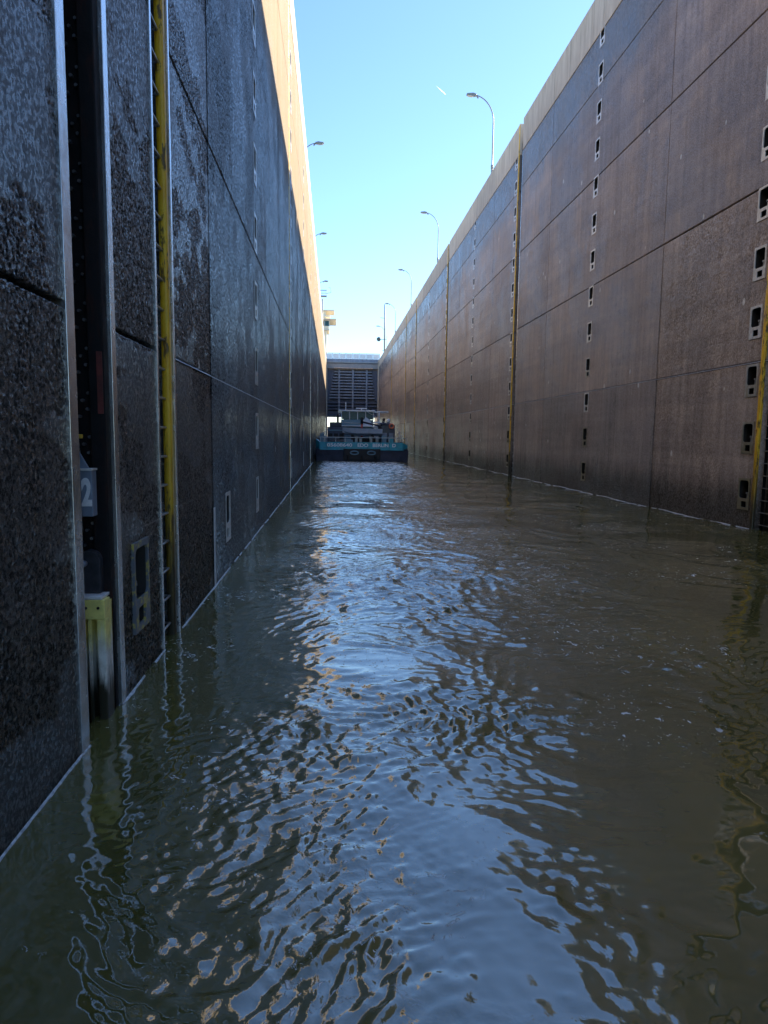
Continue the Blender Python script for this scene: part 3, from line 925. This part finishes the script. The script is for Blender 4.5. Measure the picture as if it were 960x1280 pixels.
# ------------------------------------------------------------------ street lamps
def lamp(x, y, sgn, label):
    t = empty('street_lamp', (x, y, ZTOP - 0.12), label, 'street lamp', 'curved street lamps along the lock')
    pts = [(0, 0, 0), (0, 0, 2.2), (0, 0, 2.3), (0, 0, 5.3)]
    rad = [0.085, 0.08, 0.055, 0.05]
    for a in range(0, 81, 8):
        q = math.radians(a)
        pts.append((sgn * 1.55 * (1 - math.cos(q)), 0, 5.4 + 1.75 * math.sin(q)))
        rad.append(0.045 - 0.01 * a / 80)
    tubeobj('pole', M['lamp_grey'], t, pts, rad, 10)
    e = pts[-1]
    bm = bmesh.new()
    L = 0.72
    prism(bm, [(e[0], e[2] - 0.05), (e[0] + sgn * 0.2, e[2] - 0.08), (e[0] + sgn * L, e[2] - 0.02), (e[0] + sgn * L, e[2] + 0.07),
               (e[0] + sgn * 0.25, e[2] + 0.13), (e[0], e[2] + 0.05)], 'y', -0.13, 0.13)
    bmesh.ops.bevel(bm, geom=list(bm.edges), offset=0.02, segments=1, affect='EDGES')
    h = finish('lamp_head', bm, M['lamp_grey'], t)
    bm = bmesh.new()
    prism(bm, [(e[0] + sgn * 0.24, e[2] - 0.085), (e[0] + sgn * 0.66, e[2] - 0.035), (e[0] + sgn * 0.62, e[2] - 0.075), (e[0] + sgn * 0.28, e[2] - 0.12)], 'y', -0.1, 0.1)
    finish('lens', bm, M['lens'], h)
    tubeobj('tilt_joint', M['lamp_grey'], t, [(e[0] - sgn * 0.02, 0, e[2] - 0.04), (e[0] - sgn * 0.14, 0, e[2] - 0.2)], 0.055, 8)
    tubeobj('pole_door_collar', M['lamp_grey'], t, [(0, 0, 2.15), (0, 0, 2.4)], 0.095, 10)
names = ['nearest and tallest looking of the curved street lamps above the right wall',
         'second curved street lamp above the right wall, counted from the nearest',
         'third curved street lamp above the right wall, small against the pale sky',
         'fourth curved street lamp above the right wall, close to the mast',
         'faint last street lamp above the right wall beside the bridge']
for i in range(5):
    lamp(11.4, 51.3 + 26.0 * i, -1, names[i])
names = ['lamp head sticking out highest above the sunlit left wall',
         'lamp head above the left wall, middle one of three',
         'smallest lamp head above the left wall, just over the platform railing']
for i in range(3):
    lamp(-2.9, 60.6 + 25.8 * i, 1, names[i])

# mast with a round loudspeaker
ms = empty('signal_mast', (10.9, 150, ZTOP - 0.12), 'thin grey mast with a round loudspeaker at the far right corner', 'mast')
tubeobj('pole', M['lamp_grey'], ms, [(0, 0, 0), (0, 0, 10.9)], [0.17, 0.14], 10)
bm = bmesh.new()
tube(bm, [(-1.25, -0.1, 3.55), (-1.25, -0.12, 3.55), (-1.25, 0.25, 3.55), (-1.25, 0.5, 3.55)], [0.30, 0.46, 0.42, 0.15], 16)
finish('loudspeaker', bm, simple('speaker_green_grey', (0.06, 0.09, 0.09), 0.5), ms, smooth=True)
tubeobj('speaker_arm', M['lamp_grey'], ms, [(-1.25, 0.2, 3.55), (0.5, 0, 3.5)], 0.06)
tubeobj('cross_arm', M['lamp_grey'], ms, [(-0.5, 0, 1.2), (0.9, 0, 1.2)], 0.05)
tubeobj('stay', M['lamp_grey'], ms, [(0.5, 0, 1.2), (0.5, 0, 4.2)], 0.04)
tubeobj('cross_arm', M['lamp_grey'], ms, [(-0.95, 0, 8.1), (0, 0, 7.95)], 0.05)

# railed platform on the left
pf = empty('signal_platform', (-2.3, 132, ZTOP - 0.12), 'small railed platform on a post above the far left wall', 'platform')
tubeobj('post', M['lamp_grey'], pf, [(-0.6, 0, 0), (-0.6, 0, 8.6)], 0.12)
boxobj('floor_plate', M['lamp_grey'], pf, -0.7, 0.95, -0.4, 0.4, 8.6, 8.78)
bm = bmesh.new()
for yy in (-0.38, 0.38):
    tube(bm, [(-0.65, yy, 9.75), (0.92, yy, 9.75)], 0.05, 6)
    tube(bm, [(-0.65, yy, 9.25), (0.92, yy, 9.25)], 0.03, 6)
    for xx in (-0.6, 0.85):
        tube(bm, [(xx, yy, 8.78), (xx, yy, 9.75)], 0.03, 6)
finish('railing', bm, M['lamp_grey'], pf)
tubeobj('camera_arm', M['lamp_grey'], pf, [(0.9, 0, 9.2), (1.7, 0, 9.4), (1.75, 0, 10.2), (1.3, 0, 10.3)], 0.04)

# ------------------------------------------------------------------ the barge
BY = 58.5
BX0, BX1 = -1.52, 6.45
BC = (BX0 + BX1) / 2
bg_ = empty('cargo_barge', (BC, BY, 0), 'motor barge with teal stern rail and black hull moored ahead in the lock', 'barge')
def B(name, mat, x0, x1, y0, y1, z0, z1, bev=0.0, parent=None):
    o = boxobj(name, mat, parent or bg_, x0 - BC, x1 - BC, y0 - BY, y1 - BY, z0, z1, bev)
    return o
hw = (BX1 - BX0) / 2
def loft(sections, mat, name):
    bm = bmesh.new()
    rings = [[bm.verts.new(p) for p in s_] for s_ in sections]
    for a, b in zip(rings[:-1], rings[1:]):
        for i in range(len(a) - 1):
            bm.faces.new((a[i], a[i + 1], b[i + 1], b[i]))
    bm.faces.new(rings[0][::-1])
    bm.faces.new(rings[-1])
    return finish(name, bm, mat, bg_)
def hsec(y, k, zlo, ztop, tuck=0.0):
    w_ = hw * k
    return [(-w_ + 0.05, y, ztop), (-w_, y + tuck * 0.2, ztop - 0.15), (-w_, y + tuck * 0.5, 0.45), (-w_ * 0.97, y + tuck, zlo),
            (w_ * 0.97, y + tuck, zlo), (w_, y + tuck * 0.5, 0.45), (w_, y + tuck * 0.2, ztop - 0.15), (w_ - 0.05, y, ztop)]
loft([hsec(0.0, 0.985, -0.6, 1.08, 0.35), hsec(0.12, 1.0, -0.8, 1.08, 0.3), hsec(12, 1.0, -1.5, 1.15), hsec(66, 1.0, -1.5, 1.3), hsec(74, 0.8, -1.2, 1.9), hsec(79, 0.25, -0.6, 2.6)], M['hull_black'], 'hull')
# stern bulwark band in teal with the name on it
bm = bmesh.new()
prof = [(-hw + 0.02, 1.2), (-hw + 0.25, -0.02), (hw - 0.35, -0.02), (hw - 0.02, 0.9)]
def band(z0, z1, zl):
    A, Bv = [], []
    pts = [(-hw, 2.2, z0, zl), (-hw + 0.04, 0.35, z0, zl), (-hw + 0.35, -0.06, z0, z1), (hw - 0.55, -0.06, z0, z1), (hw - 0.08, 0.25, z0, z1 - 0.22), (hw, 1.2, z0, z1 - 0.3), (hw, 3.0, z0, z1 - 0.3)]
    for (x, y, a, b) in pts:
        A.append(bm.verts.new((x, y, a))); Bv.append(bm.verts.new((x, y, b)))
    C2 = [bm.verts.new((x * 0.975, y + 0.14, b)) for (x, y, a, b) in pts]
    D2 = [bm.verts.new((x * 0.975, y + 0.14, a)) for (x, y, a, b) in pts]
    for i in range(len(pts) - 1):
        bm.faces.new((A[i], A[i + 1], Bv[i + 1], Bv[i]))
        bm.faces.new((Bv[i], Bv[i + 1], C2[i + 1], C2[i]))
        bm.faces.new((C2[i], C2[i + 1], D2[i + 1], D2[i]))
band(1.09, 1.66, 1.9)
finish('stern_bulwark', bm, M['teal'], bg_)
B('rubbing_strake', M['teal'], BX0 + 0.35, 0.85, BY - 0.10, BY + 0.05, 0.98, 1.085, 0.02)
B('rubbing_strake', M['teal'], 4.02, BX1 - 0.45, BY - 0.10, BY + 0.05, 0.98, 1.085, 0.02)
for txt, xm, wd in (('05608640', 0.53, 2.12), ('EDO', 2.50, 0.90), ('BERLIN', 4.02, 1.34), ('D', 5.17, 0.30)):
    me = text_mesh(txt, 0.39, M['white_paint'], 0.004, 0.008)
    xs = [v.co.x for v in me.vertices]
    me.transform(Matrix.Diagonal((wd / (max(xs) - min(xs)), 1, 1, 1)))
    mesh_obj('lettering', me, bg_, (xm - BC, -0.066, 1.395))
# dark tunnel in the middle of the transom, two fairleads and the tyres
B('propeller_well', M['black_rubber'], 0.88, 4.0, BY - 0.14, BY + 0.3, 0.12, 1.085, 0.05)
for x in (1.79, 3.23):
    bm = bmesh.new()
    pts = [(x - BC + 0.34 * math.cos(t), -0.17, 0.76 + 0.14 * math.sin(t)) for t in (2 * math.pi * i / 16 for i in range(17))]
    tube(bm, pts, 0.055, 8)
    finish('fairlead', bm, M['barge_bluegrey'], bg_, smooth=True)
for x in (1.3, 2.45, 3.6):
    bm = bmesh.new()
    tube(bm, [(x - BC, -0.16, 0.2), (x - BC, -0.16, 0.52)], 0.12, 10)
    finish('fender', bm, M['black_rubber'], bg_)
# deck
B('deck', M['deck_grey'], BX0 + 0.1, BX1 - 0.1, BY + 0.15, BY + 70, 1.10, 1.18)
# stern railing
bm = bmesh.new()
tube(bm, [(-hw + 0.15, 1.5, 2.08), (-hw + 0.3, 0.05, 2.06), (hw - 0.4, 0.05, 2.04), (hw - 0.1, 0.5, 2.0), (hw - 0.08, 3.5, 2.0)], 0.03, 6)
finish('rail_top', bm, M['rail_pale'], bg_)
for x in (-1.1, 0.2, 1.0, 4.75, 5.4, 6.33):
    tubeobj('rail_post', M['rail_pale'], bg_, [(x - BC, 0.05 if x < 6 else 0.4, 1.2), (x - BC, 0.05 if x < 6 else 0.4, 2.04)], 0.03, 6)
B('rail_plate', M['teal'], 4.78, 5.12, BY + 0.08, BY + 0.14, 1.62, 2.02)
for x, hh in ((1.95, 2.15), (2.32, 2.0), (3.2, 2.15)):
    bm = bmesh.new()
    tube(bm, [(x - BC, 0.3, 1.18), (x - BC, 0.3, hh - 0.08), (x - BC, 0.3, hh)], [0.12, 0.12, 0.15], 10)
    finish('mooring_bitt', bm, M['rail_pale'], bg_)
for x in (0.4, 4.35, 5.9):
    bm = bmesh.new()
    tube(bm, [(x - BC, 0.9, 1.18), (x - BC, 0.9, 1.7)], 0.16, 10)
    finish('mooring_bitt', bm, M['deck_grey'], bg_)
# winch and rope heap at the left stern
B('winch_housing', M['deck_grey'], -0.5, 0.5, BY + 1.4, BY + 2.6, 1.18, 2.0, 0.05)
bm = bmesh.new()
tube(bm, [(-0.3 - BC, 1.2, 1.6), (0.9 - BC, 1.2, 1.6)], 0.24, 14)
finish('winch_drum', bm, M['black_rubber'], bg_, smooth=False)
B('tool_locker', M['barge_bluegrey'], 0.9, 1.7, BY + 1.6, BY + 2.4, 1.18, 1.85, 0.03)
# left machinery house with funnel
B('machinery_casing', M['gate_dark'], -0.55, 1.0, BY + 4.4, BY + 8, 1.18, 3.0, 0.04)
B('casing_top', M['deck_grey'], -0.35, 0.75, BY + 4.6, BY + 7.4, 3.0, 3.42, 0.08)
B('casing_band', M['barge_bluegrey'], -0.5, 0.95, BY + 4.34, BY + 4.42, 2.62, 2.74)
tubeobj('exhaust_pipe', M['black_rubber'], bg_, [(0.4 - BC, 5, 3.4), (0.4 - BC, 5, 4.15)], 0.1, 8)
B('vent_box', M['barge_bluegrey'], -1.2, -0.85, BY + 2.5, BY + 3, 1.18, 2.4, 0.03)
# deckhouse
dh = B('deckhouse_wall', M['barge_bluegrey'], 0.75, 4.6, BY + 6.2, BY + 12, 1.18, 3.05, 0.04)
B('deckhouse_roof', M['barge_white'], 0.6, 4.85, BY + 6.0, BY + 12.2, 3.05, 3.16, 0.02)
for x in (1.0, 1.75, 3.2, 3.95):
    B('deckhouse_window', M['glass'], x, x + 0.5, BY + 6.16, BY + 6.2, 2.35, 2.8)
# wheelhouse
B('wheelhouse_wall', M['barge_bluegrey'], 0.75, 3.85, BY + 8.0, BY + 11.2, 3.16, 3.75, 0.03)
for i in range(4):
    x = 0.78 + i * 0.77
    B('wheelhouse_window', M['glass'], x + 0.04, x + 0.72, BY + 8.02, BY + 8.06, 3.78, 4.5)
    B('window_pillar', M['barge_white'], x - 0.04, x + 0.035, BY + 7.99, BY + 8.09, 3.752, 4.52)
B('window_pillar', M['barge_white'], 3.80, 3.88, BY + 7.99, BY + 8.09, 3.752, 4.52)
B('wheelhouse_inside', M['teal'], 1.0, 3.6, BY + 9.0, BY + 11.0, 3.752, 4.5)
B('wheelhouse_roof', M['barge_white'], 0.5, 4.0, BY + 7.7, BY + 11.5, 4.522, 4.66, 0.03)
B('roof_light', M['lens'], 0.42, 0.75, BY + 7.6, BY + 7.9, 4.36, 4.6, 0.03)
bm = bmesh.new()
prism(bm, [(2.5 - BC, 3.17), (3.7 - BC, 3.17), (3.45 - BC, 3.75), (3.1 - BC, 3.98), (2.75 - BC, 3.6)], 'y', 7.2, 7.8)
finish('canvas_cover', bm, M['dinghy'], bg_)
# awning to the right of the wheelhouse
B('awning', M['barge_white'], 3.9, 5.25, BY + 7.2, BY + 9.2, 4.46, 4.56, 0.02)
for x in (4.35,):
    tubeobj('awning_post', M['barge_white'], bg_, [(x - BC, 7.3, 3.1), (x - BC, 7.3, 4.46)], 0.06, 8)
B('awning_step', M['barge_white'], 3.75, 4.5, BY + 6.9, BY + 7.6, 3.42, 3.56, 0.02)
# right machinery
B('engine_casing', M['hull_black'], 4.35, 5.65, BY + 4.5, BY + 8.5, 1.18, 3.25, 0.05)
B('engine_hood', M['gate_dark'], 4.3, 5.3, BY + 4.3, BY + 6.5, 3.25, 3.42, 0.03)
bm = bmesh.new()
bmesh.ops.create_uvsphere(bm, u_segments=14, v_segments=8, radius=0.2, matrix=Matrix.Translation((5.1 - BC, 5.4, 3.62)))
finish('radar_dome', bm, M['barge_white'], bg_, smooth=True)
bm = bmesh.new()
pts = [(5.3 - BC + 0.2 * math.cos(t), 4.2, 3.12 + 0.2 * math.sin(t)) for t in (2 * math.pi * i / 14 for i in range(15))]
tube(bm, pts, 0.07, 8)
finish('lifebuoy', bm, M['orange'], bg_, smooth=True)
tubeobj('stack', M['black_rubber'], bg_, [(4.6 - BC, 5.6, 3.3), (4.7 - BC, 5.6, 3.85)], 0.12, 8)
# crane post painted red below, with its sloping jib
tubeobj('crane_post', M['red'], bg_, [(2.62 - BC, 5.2, 1.18), (2.62 - BC, 5.2, 3.3)], 0.1, 8)
tubeobj('crane_head', M['black_rubber'], bg_, [(2.62 - BC, 5.2, 3.3), (2.62 - BC, 5.2, 3.9)], 0.12, 8)
tubeobj('jib', M['hull_black'], bg_, [(2.62 - BC, 5.2, 3.5), (4.9 - BC, 5.2, 3.0)], 0.09, 8)
bm = bmesh.new()
for zz_ in (2.4, 2.75, 3.05):
    tube(bm, [(0.8 - BC, 5.9, zz_ + 0.35), (2.5 - BC, 5.9, zz_ + 0.33)], 0.03, 6)
finish('deckhouse_rail', bm, M['rail_pale'], bg_)
for x in (4.5, 5.1, 5.6, -0.3, 0.2):
    B('cargo_box', random.choice([M['deck_grey'], M['teal'], M['gate_dark'], M['barge_bluegrey']]), x - 0.2, x + 0.22, BY + 2.6, BY + 3.3, 1.18, random.uniform(1.6, 2.3), 0.02)
# mast, radar bar and small gear on the superstructure
tubeobj('signal_post', M['barge_white'], bg_, [(1.2 - BC, 9.5, 4.6), (1.2 - BC, 9.5, 5.5)], 0.04, 6)
B('radar_bar', M['barge_white'], 2.2, 3.3, BY + 9.6, BY + 9.75, 4.86, 4.95, 0.02)
tubeobj('radar_post', M['barge_white'], bg_, [(2.75 - BC, 9.68, 4.6), (2.75 - BC, 9.68, 4.9)], 0.05, 6)
B('searchlight', M['black_rubber'], 3.45, 3.7, BY + 8.0, BY + 8.3, 4.661, 4.86, 0.04)
B('deck_chest', M['barge_white'], 3.75, 4.2, BY + 5.4, BY + 5.9, 1.18, 3.0, 0.03)
B('white_lamp', M['white_paint'], 3.60, 3.74, BY + 4.9, BY + 5.0, 2.98, 3.12, 0.02)
B('gear_rack', M['black_rubber'], 1.75, 3.9, BY + 5.0, BY + 5.15, 1.18, 2.1)
B('step_board', M['barge_bluegrey'], 0.75, 4.3, BY + 5.6, BY + 6.0, 1.18, 1.5)
for x, zt in ((-0.95, 2.5), (-0.75, 2.2), (5.9, 2.6), (6.1, 2.3)):
    tubeobj('fender_rope', M['rail_pale'], bg_, [(x - BC, 3.0, 1.2), (x - BC, 3.0, zt)], 0.05, 6)
bm = bmesh.new()
for k in range(5):
    pts = [(-0.85 - BC + (0.28 - 0.02 * k) * math.cos(t), 0.75 + (0.28 - 0.02 * k) * math.sin(t), 1.22 + 0.07 * k) for t in (2 * math.pi * i / 14 for i in range(15))]
    tube(bm, pts, 0.04, 6)
finish('coiled_rope', bm, M['rail_pale'], bg_)
bm = bmesh.new()
for a, b in (((2.9, 4.7), (6.4, 2.4)), ((0.9, 4.6), (-0.9, 2.3))):
    tube(bm, [(a[0] - BC, 7.8, a[1]), (b[0] - BC, 3.0, b[1])], 0.018, 5)
finish('wire_stay', bm, M['rail_pale'], bg_)
for x in (-0.45, 0.05, 0.55):
    B('casing_vent', M['black_rubber'], x, x + 0.36, BY + 4.34, BY + 4.4, 1.7, 2.4)
for x in (4.5, 5.1):
    B('casing_vent', M['gate_blue'], x, x + 0.4, BY + 4.44, BY + 4.5, 1.9, 2.5)
# holds
for i in range(6):
    y = BY + 14 + i * 8.3
    B('hatch_cover', M['hatch'], BX0 + 0.7, BX1 - 0.7, y, y + 8.2, 1.18, 2.0 + 0.05 * (i % 2), 0.05)
# the dinghy on the after deck
dg_ = empty('dinghy', (2.6, BY + 3.9, 2.22), 'pale grey open dinghy lying across the after deck of the barge', 'boat')
bm = bmesh.new()
secs = []
for i in range(13):
    t = i / 12
    x = -1.78 + 3.6 * t
    k = math.sin(min(1, t / 0.55) * math.pi / 2) ** 0.7 if t < 0.55 else 1 - 0.12 * (t - 0.55) / 0.45
    k = max(0.03, k)
    zb = 0.28 * (1 - min(1, t / 0.35)) ** 2
    zt = 0.62 + 0.10 * (1 - t) ** 2
    hwid = 0.62 * k
    secs.append([(x, -hwid, zt), (x, -hwid * 0.85, zb + 0.2), (x, 0, zb), (x, hwid * 0.85, zb + 0.2), (x, hwid, zt),
                 (x, hwid * 0.86, zt - 0.02), (x, hwid * 0.6, zb + 0.26), (x, 0, zb + 0.1), (x, -hwid * 0.6, zb + 0.26), (x, -hwid * 0.86, zt - 0.02)])
rings = [[bm.verts.new(p) for p in s_] for s_ in secs]
for a, b in zip(rings[:-1], rings[1:]):
    for i in range(10):
        j = (i + 1) % 10
        bm.faces.new((a[i], a[j], b[j], b[i]))
bm.faces.new(rings[0]); bm.faces.new(rings[-1])
finish('dinghy_hull', bm, M['dinghy'], dg_, smooth=False)
boxobj('thwart', M['teal'], dg_, -0.3, 0.0, -0.5, 0.5, 0.45, 0.5)
boxobj('thwart', M['teal'], dg_, 0.8, 1.1, -0.5, 0.5, 0.45, 0.5)
boxobj('outboard_motor', M['black_rubber'], dg_, 1.45, 1.7, -0.16, 0.16, 0.5, 0.95, 0.05)
B('dinghy_cradle', M['black_rubber'], 1.6, 1.85, BY + 3.4, BY + 4.4, 1.18, 2.3)
B('dinghy_cradle', M['black_rubber'], 3.4, 3.65, BY + 3.4, BY + 4.4, 1.18, 2.3)

# ------------------------------------------------------------------ water
def waves():
    rng = np.random.default_rng(11)
    # rows get wider with distance from the boat we stand on
    ys = [-14.0]
    while ys[-1] < 1.6:
        ys.append(ys[-1] + 0.25)
    while ys[-1] < 300:
        ys.append(ys[-1] + max(0.015, 0.0043 * ys[-1] if ys[-1] < 70 else 0.02 * ys[-1]))
    ys = np.array(ys)
    nx = 560
    tx_ = np.linspace(-1, 1, nx)
    xs = np.concatenate([np.linspace(XL - 0.12, 1.6, 270), np.linspace(1.6, XR + 0.12, nx - 269)[1:]])
    X, Y = np.meshgrid(xs, ys)
    def fnoise(x, y, lam, n, seed, aniso=1.0):
        g = np.random.default_rng(seed)
        o = np.zeros_like(x)
        for _ in range(n):
            a = g.uniform(0, 2 * math.pi)
            l = lam * g.uniform(0.7, 1.5)
            o += np.sin((x * math.cos(a) * aniso + y * math.sin(a)) * 2 * math.pi / l + g.uniform(0, 6.28))
        return o / math.sqrt(n / 2)
    # swirls bend the ripples
    DX = 0.35 * fnoise(X, Y, 2.6, 6, 1) + 0.10 * fnoise(X, Y, 0.9, 6, 2)
    DY = 0.35 * fnoise(X, Y, 2.6, 6, 3) + 0.10 * fnoise(X, Y, 0.9, 6, 4)
    U, V = X + DX, Y + DY
    # propeller wash runs down the middle; either side it is calmer
    def bump_(cx, cy, rx, ry):
        return np.exp(-((X - cx) / rx) ** 2 - ((Y - cy) / ry) ** 2)
    mid = np.exp(-(np.abs(X - 1.1 - 0.012 * Y) / (1.85 + 0.028 * Y)) ** 3)
    chop = 0.16 + 0.75 * mid * np.clip((Y - 4.5) / 5, 0.15, 1.0) * (1 - 0.5 * np.clip((Y - 7) / 8, 0, 1))
    patch = np.clip(0.5 + 0.5 * fnoise(X, Y * 0.55, 3.2, 7, 21), 0, 1)
    chop *= 0.45 + 0.75 * patch
    chop += 0.10 * bump_(-0.45, 3.6, 0.55, 1.1) + 0.35 * bump_(-0.1, 4.9, 0.8, 0.35)
    chop += 0.5 * bump_(1.4, 5.0, 0.7, 0.5) + 0.25 * bump_(1.0, 2.9, 0.35, 0.35)
    # smooth upwellings
    for cx, cy, rx, ry in ((0.62, 6.3, 0.75, 0.55), (1.0, 12.6, 1.0, 1.3), (0.7, 3.6, 0.5, 0.8), (0.75, 2.6, 0.35, 0.5), (2.6, 3.6, 1.1, 1.2), (1.6, 20, 1.2, 2.0), (-0.9, 6.5, 0.5, 1.2)):
        chop *= 1 - 0.88 * bump_(cx, cy, rx, ry)
    chop *= np.clip((X + 1.45) / 0.9, 0.45, 1)
    chop = np.clip(chop, 0.02, 1.6)
    side = np.clip(bump_(-0.5, 3.8, 0.75, 1.5) + 0.8 * bump_(0.1, 2.6, 0.35, 0.7) + 0.35 * bump_(-0.6, 7, 0.6, 2.5), 0, 1)
    side = np.maximum(side, 0.5 * bump_(-1.2, 3.0, 0.6, 1.1))
    side *= np.clip((X + 1.5) / 0.7, 0.2, 1)
    H = 0.010 * np.clip((X + 1.5) / 1.0, 0.3, 1) * fnoise(X, Y, 3.4, 8, 5) * np.clip(Y / 8, 0.3, 1.3) + 0.0042 * fnoise(U, V, 1.3, 8, 6) * np.clip((X + 1.1) / 1.2, 0.12, 1)
    spac = np.maximum(0.0043 * np.abs(Y), 0.018)
    for lam, amp, seed in ((0.62, 0.0085, 31), (0.36, 0.0090, 32), (0.21, 0.0080, 33), (0.13, 0.0056, 34), (0.095, 0.0030, 35)):
        vis = np.clip(lam / (3.6 * spac) - 0.4, 0, 1)
        k = min(1, lam / 0.4)
        f = fnoise(X + DX * k, (Y + DY * k) * 1.35, lam, 14, seed, 0.8)
        # crests sharper than troughs
        f = f + 0.28 * (f * f - 1)
        H += amp * chop * vis * f
    # ripples thrown back by the near wall, crests running up and to the right
    g = np.random.default_rng(77)
    f = np.zeros_like(X)
    for _ in range(26):
        a = -0.42 + g.normal(0, 0.55)
        l = g.uniform(0.05, 0.14)
        f += (l / 0.10) ** 1.0 * np.sin(((X + 0.22 * DX) * math.cos(a) + (Y + 0.22 * DY) * math.sin(a)) * 2 * math.pi / l + g.uniform(0, 6.28)) / 3.6
    H += 0.0040 * side * f * np.clip(0.62 + 0.42 * fnoise(X, Y * 0.7, 0.45, 8, 91), 0.05, 1.5)
    # rims of the boils
    for cx, cy, R0 in [(0.62, 6.2, 0.85), (1.0, 12.4, 1.5), (1.3, 9.0, 1.2), (2.6, 7.6, 1.0), (2.4, 16, 1.6)]:
        rr = np.hypot(U - cx, (V - cy) * 1.1)
        H += 0.008 * np.exp(-((rr - R0) / 0.09) ** 2) * (0.4 + 0.6 * np.sin(3 * np.arctan2(V - cy, U - cx) + cx * 7))
    H += 0.02 * np.exp(-((Y - 56) / 8) ** 2) * mid * fnoise(X, Y, 0.9, 8, 61)
    me = bpy.data.meshes.new('water')
    ny = len(ys)
    co = np.stack([X, Y, H], -1).reshape(-1, 3).astype(np.float32)
    i = np.arange(nx * (ny - 1)).reshape(ny - 1, nx)[:, :-1].ravel()
    fv = np.stack([i, i + 1, i + nx + 1, i + nx], -1).ravel().astype(np.int32)
    nf = len(fv) // 4
    me.vertices.add(len(co)); me.vertices.foreach_set('co', co.ravel())
    me.loops.add(len(fv)); me.loops.foreach_set('vertex_index', fv)
    me.polygons.add(nf)
    me.polygons.foreach_set('loop_start', np.arange(0, len(fv), 4, dtype=np.int32))
    me.polygons.foreach_set('loop_total', np.full(nf, 4, np.int32))
    me.polygons.foreach_set('use_smooth', np.ones(nf, bool))
    me.update()
    at = me.attributes.new('chop', 'FLOAT', 'POINT')
    at.data.foreach_set('value', chop.ravel().astype(np.float32))
    me.materials.append(M['water'])
    o = mesh_obj('water', me)
    o['kind'] = 'structure'
    print('water verts', len(co), ny)
    return ys, H, xs
ys_, H_, xs_ = waves()
bm = bmesh.new()
box(bm, -9, 18, 300, 4000, -2, 0.0)
struct('canal_reach', bm, M['water'])

# foam lines where the water meets the walls
def foam_line(face, sgn, name, segs):
    bm = bmesh.new()
    for y0, y1 in segs:
        n_ = int((y1 - y0) / 0.05) if y1 < 12 else int((y1 - y0) / 0.12)
        prev = None
        for i in range(n_ + 1):
            y = y0 + (y1 - y0) * i / n_
            wd = 0.008 + 0.016 * max(0, mnoise.noise((y * 1.7, 3.1, 0))) + 0.022 * max(0, mnoise.noise((y * 9, 1.1, 0))) + 0.03 * max(0, mnoise.noise((y * 3.3, 4.4, 0)) - 0.25) + (0.0009 * y if sgn > 0 else 0.02 * max(0, mnoise.noise((y * 0.7, 5.1, 0))))
            j = min(np.searchsorted(ys_, y), len(ys_) - 1)
            zz0 = float(H_[j, 8 if sgn > 0 else -9])
            a = bm.verts.new((face + sgn * 0.002, y, zz0 + 0.012))
            b = bm.verts.new((face + sgn * wd * 0.6, y, zz0 + 0.010))
            c = bm.verts.new((face + sgn * wd, y, zz0 - 0.006))
            if prev and mnoise.noise((y * 2.3, 7.7, 1)) > -0.32:
                bm.faces.new((prev[0], prev[1], b, a)); bm.faces.new((prev[1], prev[2], c, b))
            prev = (a, b, c)
    o = finish(name, bm, M['edge_foam'], smooth=True)
    o['kind'] = 'stuff'
    return o
foam_line(XL, 1, 'foam_line', [(1.6, BS[0]), (BS[1], LS[0][0]), (LS[0][1], 57)])
foam_line(XR, -1, 'foam_line', [(8, RS[0][0]), (RS[0][1], RS[1][0]), (RS[1][1], 110)])

# ------------------------------------------------------------------ contrail far up in the sky
bm = bmesh.new()
D = Vector((0.0, 0.0, 0.0))
def skyp(px, py, d):
    v = Vector(f_) + Vector(r_) * ((px - 480) / 853.4) - Vector(u_) * ((py - 640) / 853.4)
    return v.normalized() * d
a, b = skyp(545, 107, 12000), skyp(557, 118, 11500)
tube(bm, [a + (b - a) * t for t in (0, 0.3, 0.7, 1)], [1.5, 5, 6.5, 2], 8)
ct = finish('contrail', bm, M['contrail'], smooth=True)
tag(ct, 'short white contrail high in the blue sky', 'contrail')
